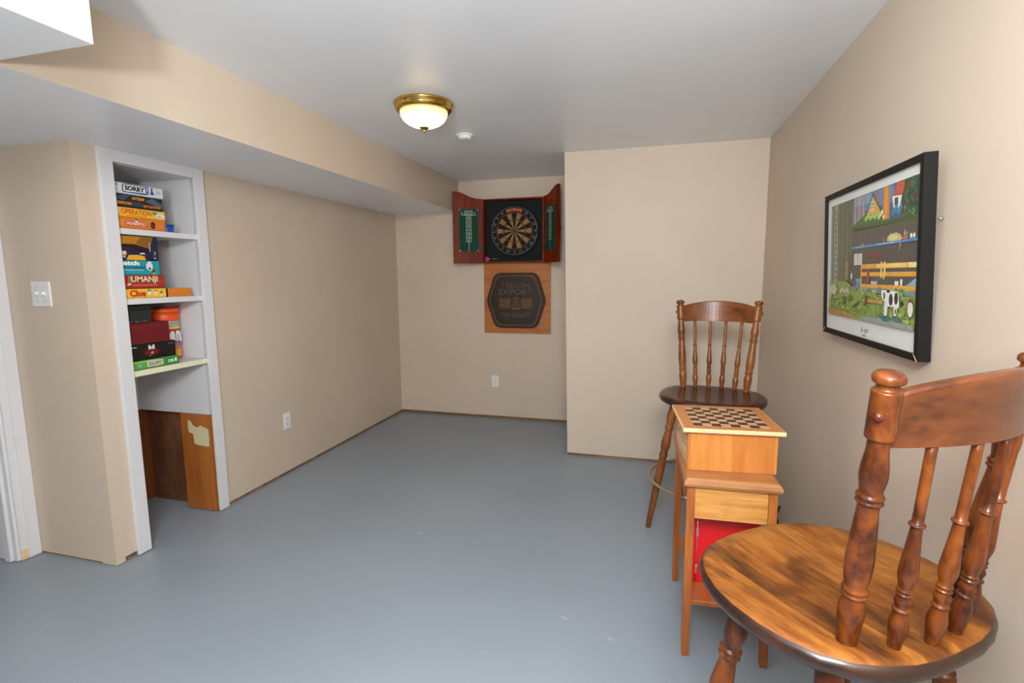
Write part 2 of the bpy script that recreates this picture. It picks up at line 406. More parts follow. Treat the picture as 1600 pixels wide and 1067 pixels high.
# ------------------------------------------------------------------ bar stools
SEAT = 0.74
half = [(0.0, -0.098), (0.06, -0.097), (0.11, -0.088), (0.16, -0.071), (0.205, -0.044), (0.24, -0.006), (0.262, 0.045), (0.272, 0.10), (0.272, 0.16), (0.262, 0.215), (0.24, 0.268), (0.205, 0.315), (0.16, 0.348), (0.11, 0.366), (0.055, 0.374), (0.0, 0.376)]
outline = half + [(-u, v_) for u, v_ in reversed(half[1:-1])]
def make_stool(name, label, seat_mat, wd, rail, legs, hr, loc, rz):
    t = thing(name, label, 'bar stool', loc, rz)
    # seat: thick shaped board, dished top, rounded dark rim
    bm = bmesh.new(); n = len(outline); rings = []
    for d, z in ((0.055, -0.044), (0.022, -0.043), (0.006, -0.036), (0.0, -0.024), (0.001, -0.014), (0.007, -0.005), (0.018, 0.0), (0.05, -0.0005), (0.10, -0.005), (0.17, -0.009)):
        k = 1-d/0.25
        rings.append([bm.verts.new((u*k, 0.14+(v_-0.14)*k, SEAT+z)) for u, v_ in outline])
    for k in range(len(rings)-1):
        for i in range(n):
            f = bm.faces.new((rings[k][i], rings[k][(i+1) % n], rings[k+1][(i+1) % n], rings[k+1][i]))
            f.material_index = 1 if k < 5 else 0
    bm.faces.new(list(reversed(rings[0]))).material_index = 1
    bm.faces.new(rings[-1])
    from_bm('seat', bm, [seat_mat, M_stool_rim], t, True)
    post = [(0, .0165), (.03, .0165), (.10, .0195), (.15, .0205), (.185, .0170), (.195, .0165), (.205, .0205), (.215, .0175), (.225, .0205), (.238, .0172), (.27, .0195), (.33, .0212), (.40, .0198), (.48, .0175), (.535, .0158), (.55, .0165), (.558, .0205), (.568, .0180), (.578, .0205), (.592, .0165), (.64, .0200), (.68, .0195), (.73, .0162), (.765, .0155), (.775, .0158), (.78, .0208), (.80, .0210), (.92, .0210), (.935, .0208), (.94, .0165), (.955, .0160), (.962, .0215), (.98, .0225), (.993, .017), (1.0, .004)]
    for s in (-1, 1):
        po = turned('post', (s*0.165, 0.0, SEAT-0.004), (s*0.206, -0.058, 1.236), post, wd, t, 24, 3)
        px = Vector((s*0.2015, -0.0505, 1.165))
        bmk = bmesh.new(); Mk, L = axis_matrix(px+Vector((s*0.016, -0.004, 0)), px+Vector((s*0.028, -0.009, 0)))
        lathe_bm(bmk, [(0.0075, 0), (0.0085, L*.4), (0.006, L*.85), (0.001, L)], 12, Mk)
        from_bm('peg', bmk, wd, po, True)
    spin = [(0, .0105), (.03, .0108), (.10, .0145), (.14, .0150), (.18, .0118), (.197, .0105), (.203, .0130), (.212, .0130), (.218, .0098), (.25, .0128), (.275, .0098), (.285, .0125), (.295, .0100), (.305, .0125), (.318, .0100), (.37, .0140), (.42, .0136), (.52, .0105), (.60, .0085), (.612, .0084), (.617, .0118), (.625, .0118), (.63, .0084), (.80, .0080), (1.0, .0078)]
    def rail_v(s, z): return -0.050-0.058*(1-s*s)-0.10*(z-1.165)
    for u0, v0, u1 in ((-.104, -.042, -.125), (-.035, -.062, -.042), (.035, -.062, .042), (.104, -.042, .125)):
        turned('spindle', (u0, v0, SEAT-0.004), (u1, rail_v(u1/.2, 1.12), 1.122), spin, wd, t, 16, 3)
    # curved top rail with arched upper edge
    bm = bmesh.new(); N = 24; cols_ = []
    for i in range(N+1):
        s = -1+2*i/N; u = 0.197*s; zt = 1.196+0.034*(1-s*s)**0.8; zb = 1.112+0.004*(1-s*s)
        ring = []
        for z, th in ((zb, 0), (zt-0.004, 0), (zt, 0.004), (zt, 0.018), (zt-0.004, 0.022), (zb, 0.022)):
            ring.append(bm.verts.new((u, rail_v(s, z)+0.011-th, z)))
        cols_.append(ring)
    for i in range(N):
        for k in range(6): bm.faces.new((cols_[i][k], cols_[i][(k+1) % 6], cols_[i+1][(k+1) % 6], cols_[i+1][k]))
    bm.faces.new(cols_[0]); bm.faces.new(list(reversed(cols_[-1])))
    from_bm('top_rail', bm, rail, t)
    leg = [(0, .017), (.04, .020), (.09, .0235), (.14, .0240), (.18, .019), (.19, .0185), (.197, .0235), (.207, .0205), (.217, .0235), (.228, .0180), (.26, .0200), (.32, .0245), (.36, .0235), (.39, .0185), (.40, .0185), (.407, .0230), (.417, .0200), (.427, .0228), (.44, .019), (.48, .0215), (.55, .0208), (.75, .0180), (.99, .0140), (1.0, .0125)]
    for (ta, tr), (fa, fr_) in legs:
        ta, fa = math.radians(ta), math.radians(fa)
        turned('leg', (tr*math.cos(ta), 0.14+tr*math.sin(ta), SEAT-0.030), (fr_*math.cos(fa), 0.14+fr_*math.sin(fa), 0.0), leg, wd, t, 20, 3)
    hoop = []
    for i in range(48):
        a = 2*PI*i/48; hoop.append((hr[0]*math.cos(a), 0.14+hr[1]*math.sin(a), hr[2]))
    tube('foot_hoop', hoop, 0.0085, M_hoop, t, 8, True)
    return t
M_rail = wood('rail_wood', '2A1006', '5A2C10', '7C451C', 0, 0.28, 7, 0.12, spec=0.4, coat=0.2)
M_rail_lit = wood('rail_lit_wood', '4A200C', '7E431C', '98602E', 0, 0.28, 7, 0.12, spec=0.4)  # far stool's rail, lightened in colour to imitate light on the wood
make_stool('bar_stool', 'wooden bar stool with seat coloured dark for shade against the wall, behind the chessboard box', M_seat_shaded, M_stool_lit, M_rail_lit, [((30+90*k, 0.20), (30+90*k, 0.331)) for k in range(4)], (0.312, 0.312, 0.262), (2.806, 3.023, 0), math.atan2(-0.186, 0.983)+PI)
make_stool('bar_stool', 'wooden bar stool with worn golden brown seat beside the small red-filled table', M_seat_worn, M_stool, M_rail, [((158, 0.185), (152, 0.31)), ((215, 0.18), (216, 0.31)), ((318, 0.18), (324, 0.31)), ((22, 0.185), (28, 0.31))], (0.285, 0.245, 0.215), (2.935, 1.054, 0), math.radians(38))

# ------------------------------------------------------------------ small side table
TX, TY = 2.732, 2.062
tb = thing('side_table', 'narrow brown wooden side table carrying the chessboard box', 'table', (TX, TY, 0), math.radians(1.8))
bm = bmesh.new()
tw, td = 0.158, 0.268
prof = [(-0.012, 0.650), (-0.003, 0.653), (0, 0.662), (-0.003, 0.672), (-0.010, 0.680), (-0.014, 0.682)]
rings = [[bm.verts.new((sx*(tw+d), sy*(td+d), z)) for sx, sy in ((-1, -1), (1, -1), (1, 1), (-1, 1))] for d, z in prof]
for k in range(len(rings)-1):
    for i in range(4): bm.faces.new((rings[k][i], rings[k][(i+1) % 4], rings[k+1][(i+1) % 4], rings[k+1][i]))
bm.faces.new(list(reversed(rings[0]))); bm.faces.new(rings[-1])
from_bm('table_top', bm, M_oak_top, tb)
for sx in (-1, 1):
    for sy in (-1, 1):
        bm = bmesh.new(); a = []
        for z, w in ((0.0, 0.010), (0.005, 0.012), (0.2, 0.0135), (0.650, 0.0135)):
            cx, cy = sx*0.132, sy*0.236
            a.append([bm.verts.new((cx+dx*w, cy+dy*w, z)) for dx, dy in ((-1, -1), (1, -1), (1, 1), (-1, 1))])
        for k in range(3):
            for i in range(4): bm.faces.new((a[k][i], a[k][(i+1) % 4], a[k+1][(i+1) % 4], a[k+1][i]))
        bm.faces.new(list(reversed(a[0]))); bm.faces.new(a[-1])
        from_bm('leg', bm, M_oak, tb)
box('drawer_front', (-0.1185, -0.243, 0.530), (0.1185, -0.226, 0.648), M_pine, tb, 0.0015, 1)
box('back_panel', (-0.1185, 0.226, 0.530), (0.1185, 0.240, 0.650), M_pine, tb)
for s in (-1, 1): box('side_rail', (s*0.137-0.007, -0.2225, 0.560), (s*0.137+0.007, 0.2225, 0.650), M_oak, tb)
box('lower_shelf', (-0.1185, -0.232, 0.195), (0.1185, 0.228, 0.213), M_shelfw, tb, 0.002, 1)
for s in (-1, 1):
    bm = bmesh.new(); Mk, L = axis_matrix((s*0.1465, -0.236, 0.60), (s*0.150, -0.236, 0.60)); lathe_bm(bm, [(0.004, 0), (0.003, L)], 10, Mk); from_bm('screw', bm, M_chrome, tb)

# red case standing on the lower shelf
rc = thing('red_case', 'flat red hinged case standing on the lower shelf of the side table', 'case', (2.742, 1.98, 0.2135), math.radians(1.8))
def rounded_plate(name, w0, w1, h0, h1, y0, y1, r, mat, parent):
    bm = bmesh.new(); pts = []
    for cx, cz, a0 in ((w1-r, h1-r, 0), (w0+r, h1-r, 90), (w0+r, h0+r, 180), (w1-r, h0+r, 270)):
        for k in range(7):
            a = math.radians(a0+90*k/6); pts.append((cx+r*math.cos(a), cz+r*math.sin(a)))
    f0 = [bm.verts.new((x, y0, z)) for x, z in pts]; f1 = [bm.verts.new((x, y1, z)) for x, z in pts]
    n = len(pts)
    for i in range(n): bm.faces.new((f0[i], f0[(i+1) % n], f1[(i+1) % n], f1[i]))
    bm.faces.new(f0); bm.faces.new(list(reversed(f1)))
    return from_bm(name, bm, mat, parent)
rounded_plate('front_lid', -0.094, 0.118, 0.0, 0.305, -0.030, 0.028, 0.012, M_red, rc)
rounded_plate('spine', -0.125, -0.097, 0.0, 0.305, -0.028, 0.028, 0.012, M_red, rc)
tube('hinge_rod', [(-0.0955, -0.031, 0.006), (-0.0955, -0.031, 0.3)], 0.0018, M_chrome, rc)
for z in (0.035, 0.185): box('hinge', (-0.0995, -0.0345, z), (-0.0915, -0.029, z+0.036), M_chrome, rc, 0.001, 1)

# chessboard games box on the table
cb = thing('chess_box', 'pale wooden games box with a chessboard lid on the side table', 'games box', (2.733, 2.040, 0.6825), math.radians(4.6))
hw = 0.150
box('front_panel', (-hw, -0.151, 0.0), (hw, -0.139, 0.143), M_beech, cb, 0.0008, 1)
box('rear_panel', (-hw, 0.139, 0.0), (hw, 0.151, 0.143), M_beech, cb)
box('right_panel', (hw-0.012, -0.139, 0.0), (hw, 0.139, 0.143), M_beech, cb)
box('bottom_board', (-hw+0.004, -0.139, 0.0), (hw-0.012, 0.139, 0.008), M_beech_pale, cb)
for z0, z1, x in ((0.022, 0.056, -0.150), (0.080, 0.093, -0.148), (0.111, 0.121, -0.150)):
    box('game_tray', (x, -0.1385, z0), (0.12, 0.1385, z1), M_beech_pale, cb)
box('inner_wall', (-0.115, -0.1385, 0.008), (-0.110, 0.1385, 0.022), M_beech, cb)
lid = box('lid', (-0.170, -0.171, 0.1435), (0.170, 0.171, 0.1585), M_beech_pale, cb, 0.003, 2)
box('lid_face', (-0.166, -0.167, 0.1585), (0.166, 0.167, 0.1592), M_beech_top, lid)
q = 0.258/8; sqm = {}
for i in range(8):
    for j in range(8):
        dk = (i+j) % 2 == 0
        x0 = -0.129+i*q; y0 = -0.139+0.008+j*q
        nm = 'dark_square' if dk else 'light_square'
        if nm not in sqm:
            o = box(nm, (0.0004, 0.0004, 0), (q-0.0004, q-0.0004, 0.0006), M_sq_dark if dk else M_sq_light, lid); sqm[nm] = o
        else:
            o = sqm[nm].copy(); C.objects.link(o); o.parent = lid
        o.location = (x0, y0, 0.1592)

# small dark cable end by the right wall
tag(tube('power_cable', [(3.165, 3.12, 0.012), (3.13, 3.05, 0.010), (3.150, 3.00, 0.05), (3.168, 2.985, 0.105), (3.150, 2.975, 0.06), (3.155, 2.92, 0.012), (3.150, 2.75, 0.010)], 0.006, M_slot), 'dark cable end on the floor behind the side table', 'cable')

# ------------------------------------------------------------------ framed picture on the right wall
tilt = math.atan2(0.026, 0.539)
PW, PH = 0.785, 0.5397
pic = thing('framed_picture', 'black framed farm toy painting print hanging on the right wall', 'picture', (3.141, 2.363, 1.145))
fu = Vector((-math.sin(tilt), 0, math.cos(tilt)))
F = Frame((0, 0, 0), (0, -1, 0), fu)
def slab(name, fr, a0, b0, a1, b1, c0, c1, mat, parent):
    bm = bmesh.new(); fs = bm_box(bm, (a0, b0, c0), (a1, b1, c1))
    for v_ in bm.verts: v_.co = fr(v_.co.x, v_.co.y, v_.co.z)
    return from_bm(name, bm, mat, parent)
fwid, dep = 0.019, 0.031
slab('frame_bar', F, 0, 0, fwid, PH, -dep, 0, M_black, pic); slab('frame_bar', F, PW-fwid, 0, PW, PH, -dep, 0, M_black, pic)
slab('frame_bar', F, fwid, 0, PW-fwid, fwid, -dep, 0, M_black, pic); slab('frame_bar', F, fwid, PH-fwid, PW-fwid, PH, -dep, 0, M_black, pic)
poster = slab('poster', F, fwid, fwid, PW-fwid, PH-fwid, -dep+0.004, -0.008, M_paper, pic)
for a_, s_ in ((0.012, 1), (PW-0.012, -1)):
    tube('corner_gap', [F(a_-s_*0.0125, -0.0004, 0.0002), F(a_+s_*0.008, 0.0195, 0.0006)], 0.0008, M_beech_pale, pic, 5)
F2 = Frame(F(0, 0, -0.008), F.r, F.u)
A0, A1, B0, B1 = 0.058, 0.757, 0.080, 0.491
S = []
def add(c, *polys):
    for p in polys: S.append((c, p))
add('1A1814', rect(A0-.002, B0-.002, A1+.002, B1+.002))
add('3A3833', rect(A0, B0, A1, B1))
# left posts and hanging cloth
add('6A6E54', rect(A0, .2, .29, B1)); add('5E6248', rect(.135, .2, .28, B1))
for k in range(9): add(('767860', '52563E', '666A50')[k % 3], rect(.14+.015*k, .21, .146+.015*k, B1))
add('8E938C', rect(A0, .205, .078, B1)); add('4A4E48', rect(.079, .205, .086, B1)); add('A4A89A', rect(.09, .205, .128, B1))
for k in range(12): add('5E6656', ell(.109, .22+.022*k, .010, .008, 8)); add('8C927E', ell(.104, .23+.022*k, .006, .006, 6))
# window with houses, upper band
add('3E6496', rect(.282, .39, .763-.006, B1)); add('5A86B8', rect(.37, .44, .60, B1)); add('7FA6C8', rect(.30, .46, .44, B1))
for k in range(9): add(('B49A9A', 'C8B4A8', '9A7E86')[k % 3], [(.29+.012*k, .395), (.30+.012*k, .395), (.296+.012*k, B1), (.292+.012*k, B1)])
add('44702E', [(.29, .392), (.57, .392), (.57, .415), (.50, .42), (.42, .43), (.36, .42), (.29, .40)])
add('D9A23C', [(.402, .425), (.524, .418), (.451, .483)]); add('3F6A34', [(.395, .420), (.451, .490), (.530, .415), (.522, .415), (.451, .478), (.405, .422)])
add('E6E4DA', rect(.436, .434, .464, .462)); add('8894A0', rect(.439, .437, .449, .447), rect(.451, .437, .461, .447), rect(.439, .449, .449, .459), rect(.451, .449, .461, .459))
add('B46A34', rect(.482, .455, .497, .487)); add('D8862E', [(.527, .395), (.575, .395), (.571, B1), (.530, B1)]); add('E8A040', rect(.545, .40, .558, B1))
add('A8C060', *[ell(.40+.018*k, .412+.006*(k % 2), .012, .009, 8) for k in range(8)]); add('F0EEE6', *[ell(.50+.012*k, .405+.008*(k % 3), .006, .005, 8) for k in range(4)])
add('2C5E8A', rect(.575, .392, .66, .425)); add('E4E2DC', [(.592, .457), (.654, .454), (.640, .418), (.602, .420)]); add('4A4A40', rect(.608, .428, .630, .450))
add('C04A30', [(.597, .459), (.656, .452), (.672, .490), (.621, B1)]); add('D86A48', *[[(.602+.005*k, .465+.007*k), (.660+.003*k, .460+.007*k), (.660+.003*k, .462+.007*k), (.602+.005*k, .467+.007*k)] for k in range(4)])
add('4A86B0', *[ell(.60+.011*k, .410+.007*(k % 3), .010, .008, 8) for k in range(6)])
add('2E4E34', [(.656, .392), (A1, .385), (A1, B1), (.672, B1), (.655, .45)])
for k in range(46): add(('3E7048', '24402C', '6A4038', '5E8E5A', '2E5E58')[k % 5], ell(.665+random.random()*.085, .395+random.random()*.09, .004+random.random()*.007, None, 7))
add('3E5A2C', [(.282, .384), (A1, .378), (A1, .392), (.282, .396)])
# shelf recess
add('56524C', rect(.285, .327, A1, .379)); add('4E4B47', rect(.285, .19, A1, .318))
add('C8B884', [(.568, .330), (.57, .342), (.59, .350), (.63, .351), (.655, .344), (.668, .332), (.65, .326), (.6, .326)]); add('D8CC9C', ell(.61, .338, .03, .008, 12))
add('A87858', [(.668, .33), (.672, .342), (.69, .345), (.70, .335), (.69, .328)]); add('D8C8A0', [(.676, .343), (.681, .358), (.684, .344)], [(.69, .343), (.698, .352), (.696, .342)])
add('E8E8E0', ell(.718, .336, .007, .007, 8), ell(.735, .336, .007, .007, 8)); add('8A5A40', rect(.538, .328, .552, .345)); add('B09050', rect(.368, .326, .376, .334), rect(.385, .326, .394, .333))
add('4A90C8', [(.286, .319), (A1, .321), (A1, .328), (.286, .326)]); add('8AC0DC', rect(.32, .3225, .40, .325), rect(.50, .323, .62, .326)); add('D8D4CC', [(.655, .322), (.658, .322), (.652, .300), (.650, .300)])
add('E0DED4', [(.311, .264), (.345, .264), (.345, .302), (.311, .302)], [(.349, .264), (.381, .264), (.381, .302), (.349, .302)]); add('B0B0A8', *[rect(.316, .268+.005*k, .340, .270+.005*k) for k in range(7)], *[rect(.354, .268+.005*k, .376, .270+.005*k) for k in range(7)])
add('9A3A2C', *[ell(.425+.022*k, .291, .008, .006, 8) for k in range(5)], *[rect(.422+.022*k, .283, .428+.022*k, .291) for k in range(5)])
# yellow fence
add('E2A63C', rect(.376, .250, A1, .265), rect(.376, .226, A1, .239), rect(.378, .188, A1, .200), rect(.374, .188, .384, .265)); add('F0CE74', rect(.50, .252, .70, .263)); add('E6D8A0', rect(.71, .251, A1, .264))
add('E8C878', rect(.530, .222, .543, .270), rect(.552, .222, .566, .270)); add('DCA848', [(.543, .225), (.566, .225), (.557, .213)])
add('A8382A', rect(.427, .205, .447, .236), ell(.438, .240, .010, .009, 10)); add('E6E2D8', *[rect(.462+.012*k, .2, .470+.012*k, .210) for k in range(4)], rect(.630, .2, .655, .212), rect(.665, .2, .678, .218)); add('8CB8D0', [(.70, .2), (A1, .2), (A1, .222), (.735, .214)])
add('4A86B4', rect(.334, .188, .374, .216)); add('78ACD0', rect(.334, .210, .374, .216))
add('C8A468', rect(.232, .213, .238, .283), rect(.250, .213, .255, .283)); add('E4DECC', ell(.292, .226, .007, .012, 10)); add('56523C', rect(.2, .281, .275, .285))
# meadow
add('7E8A94', [(A0, .175), (A1, .172), (A1, .188), (.28, .19), (.28, .2), (A0, .2)])
add('8C9A50', [(A0, .12), (.30, .12), (.29, .19), (.24, .208), (.15, .206), (A0, .207)]); add('84A04C', [(A0, B0), (A1, B0), (A1, .172), (.60, .168), (.36, .176), (.2, .17), (A0, .178)])
for k in range(150):
    a = A0+.006+random.random()*(A1-A0-.022); b_ = B0+.008+random.random()*.10
    add(('98B058', '6A9444', 'B0B868', '5E8C64', '8CAA56', 'A4AC6C')[k % 6], ell(a, b_, .006+random.random()*.016, .003+random.random()*.005, 8))
add('B08A54', [(A0, B0), (.42, B0), (.30, .094), (A0, .104)]); add('98A4A0', [(.36, B0), (A1, B0), (A1, .094), (.56, .098), (.42, .096)]); add('3E7A78', ell(.585, .100, .035, .010, 12), ell(.655, .102, .03, .009, 12))
add('B8BCB0', ell(.12, .175, .035, .02, 12), ell(.08, .165, .018, .03, 10)); add('E0E0D8', *[ell(.20+.018*k, .172+.004*(k % 2), .005, .009, 8) for k in range(5)])
add('4A5A30', ell(.235, .140, .012, .018, 10), [(.34, .12), (.38, .142), (.376, .146), (.335, .124)], [(.12, .136), (.16, .136), (.16, .14), (.12, .14)]); add('5E7A3A', ell(.285, .15, .02, .01, 10)); add('6A3A28', [(.315, .113), (.352, .132), (.349, .136), (.312, .118)])
add('7C3A22', rect(.424, .135, .447, .163)); add('C89A50', rect(.447, .142, .560, .152))
# cow
add('E8E8E4', [(.552, .185), (.66, .183), (.668, .165), (.672, .14), (.660, .135), (.655, .112), (.640, .112), (.638, .137), (.598, .137), (.594, .108), (.574, .108), (.575, .15), (.560, .158), (.552, .165)])
add('2A2A2C', ell(.618, .158, .013, .018, 12), ell(.652, .163, .012, .018, 12), ell(.573, .168, .006, .012, 8), ell(.60, .182, .012, .005, 8), [(.574, .108), (.594, .108), (.593, .104), (.575, .104)], [(.64, .112), (.655, .112), (.655, .108), (.64, .108)], ell(.688, .150, .012, .008, 8), ell(.650, .125, .004, .008, 8))
add('3A3A34', ell(.737, .137, .019, .026, 14)); add('E2E0D8', ell(.738, .137, .016, .022, 14)); add('8A3A2E', ell(.737, .160, .010, .005, 8))
prints('painting', F2, S, poster, M_art, 0.0002, 0.00002)
inkd = inkmat('3C3C3A')
text('signature', 'JL Lgyt', F2, (.375, .036, .440, .056), inkd, poster, 0.0006, shear=0.3)
text('edition_number', '48/150', F2, (.390, .024, .420, .031), inkd, poster, 0.0006)
tag(tube('wall_nail', [(3.163, 1.586, 1.518), (3.1755, 1.586, 1.518)], 0.0022, M_chrome), 'tiny bright nail in the right wall beside the picture frame', 'nail')

# ------------------------------------------------------------------ ceiling lamp and smoke detector
lp = thing('ceiling_lamp', 'brass ceiling lamp with lit frosted glass bowl', 'lamp', (1.300, 2.545, H))
bm = bmesh.new(); lathe_bm(bm, [(0.10, 0.0), (0.150, -0.002), (0.153, -0.008), (0.150, -0.014), (0.147, -0.016), (0.146, -0.030), (0.140, -0.040), (0.130, -0.044), (0.118, -0.044)], 48); from_bm('brass_ring', bm, M_brass, lp, True)
M_glow, nt, b = base_mat('lit_glass', 0.3)
b.inputs['Base Color'].default_value = (*lin('A89458'), 1)
tc = node(nt, 'ShaderNodeTexCoord'); sx = node(nt, 'ShaderNodeSeparateXYZ'); nt.links.new(tc.outputs['Object'], sx.inputs[0])
mr = node(nt, 'ShaderNodeMapRange'); nt.links.new(sx.outputs[2], mr.inputs[0]); mr.inputs[1].default_value = -0.044; mr.inputs[2].default_value = -0.122
er = node(nt, 'ShaderNodeValToRGB'); nt.links.new(mr.outputs[0], er.inputs[0]); el = er.color_ramp.elements; el.new(0.35); el.new(0.75)
for e_, (p_, c_) in zip(el, ((0.0, (0.036, 0.028, 0.014, 1)), (0.35, (0.080, 0.060, 0.031, 1)), (0.70, (0.55, 0.35, 0.165, 1)), (1.0, (1.0, 0.62, 0.30, 1)))): e_.position = p_; e_.color = c_
nt.links.new(er.outputs[0], b.inputs['Emission Color']); b.inputs['Emission Strength'].default_value = 22.0
bm = bmesh.new(); lathe_bm(bm, [(0.121, -0.040), (0.122, -0.050), (0.118, -0.066), (0.106, -0.084), (0.086, -0.100), (0.060, -0.112), (0.034, -0.119), (0.010, -0.122)], 48); from_bm('glass_bowl', bm, M_glow, lp, True)
bm = bmesh.new(); lathe_bm(bm, [(0.026, -0.117), (0.027, -0.121), (0.020, -0.126), (0.010, -0.128), (0.006, -0.134), (0.0075, -0.139), (0.002, -0.145)], 20); from_bm('finial', bm, M_brass, lp, True)
sd = thing('smoke_detector', 'small round white detector on the ceiling beside the lamp', 'detector', (1.292, 3.165, H))
bm = bmesh.new(); lathe_bm(bm, [(0.054, 0), (0.056, -0.004), (0.054, -0.009), (0.046, -0.010)], 28); from_bm('base', bm, M_plastic, sd, True)
bm = bmesh.new(); lathe_bm(bm, [(0.045, -0.009), (0.043, -0.020), (0.036, -0.026), (0.018, -0.029), (0.003, -0.030)], 28); from_bm('cover', bm, M_plastic, sd, True)

# ------------------------------------------------------------------ outlets and switch
def outlet(name, label, loc, rz):
    t = thing(name, label, 'outlet', loc, rz)      # local: face towards -Y
    box('cover_plate', (-0.035, -0.006, -0.057), (0.035, 0.0, 0.057), M_plastic, t, 0.002, 2)
    for s in (-1, 1):
        r = box('receptacle', (-0.017, -0.0085, s*0.0195-0.0145), (0.017, -0.0055, s*0.0195+0.0145), M_plastic, t, 0.003, 2)
        for dx, h_ in ((-0.007, 0.009), (0.007, 0.0075)): box('slot', (dx-0.0014, -0.0088, s*0.0195-0.003), (dx+0.0014, -0.0084, s*0.0195-0.003+h_), M_slot, r)
        box('ground_hole', (-0.0028, -0.0088, s*0.0195-0.011), (0.0028, -0.0084, s*0.0195-0.006), M_slot, r)
    bm = bmesh.new(); Mk, L = axis_matrix((0, -0.006, 0), (0, -0.0075, 0)); lathe_bm(bm, [(0.003, 0), (0.002, L)], 10, Mk); from_bm('screw', bm, M_chrome, t)
outlet('wall_outlet', 'white power outlet low on the alcove back wall under the plaque', (1.010, YB, 0.368), 0)
outlet('wall_outlet', 'white power outlet low on the left wall beyond the niche', (0.0, 2.959, 0.381), PI/2)
sw = thing('light_switch', 'white double light switch on the wall stub by the doorway', 'switch', (-0.275, YS, 1.311))
box('cover_plate', (-0.059, -0.007, -0.058), (0.059, 0, 0.058), M_plastic, sw, 0.0025, 2)
for dx in (-0.023, 0.023):
    box('toggle', (dx-0.005, -0.019, -0.004), (dx+0.005, -0.006, 0.010), M_plastic, sw, 0.0015, 1)
    box('toggle_frame', (dx-0.0065, -0.0078, -0.012), (dx+0.0065, -0.0069, 0.013), M_paper, sw)
    for dz in (-0.030, 0.030):
        bm = bmesh.new(); Mk, L = axis_matrix((dx, -0.0068, dz), (dx, -0.0082, dz)); lathe_bm(bm, [(0.003, 0), (0.002, L)], 10, Mk); from_bm('screw', bm, M_wire, sw)

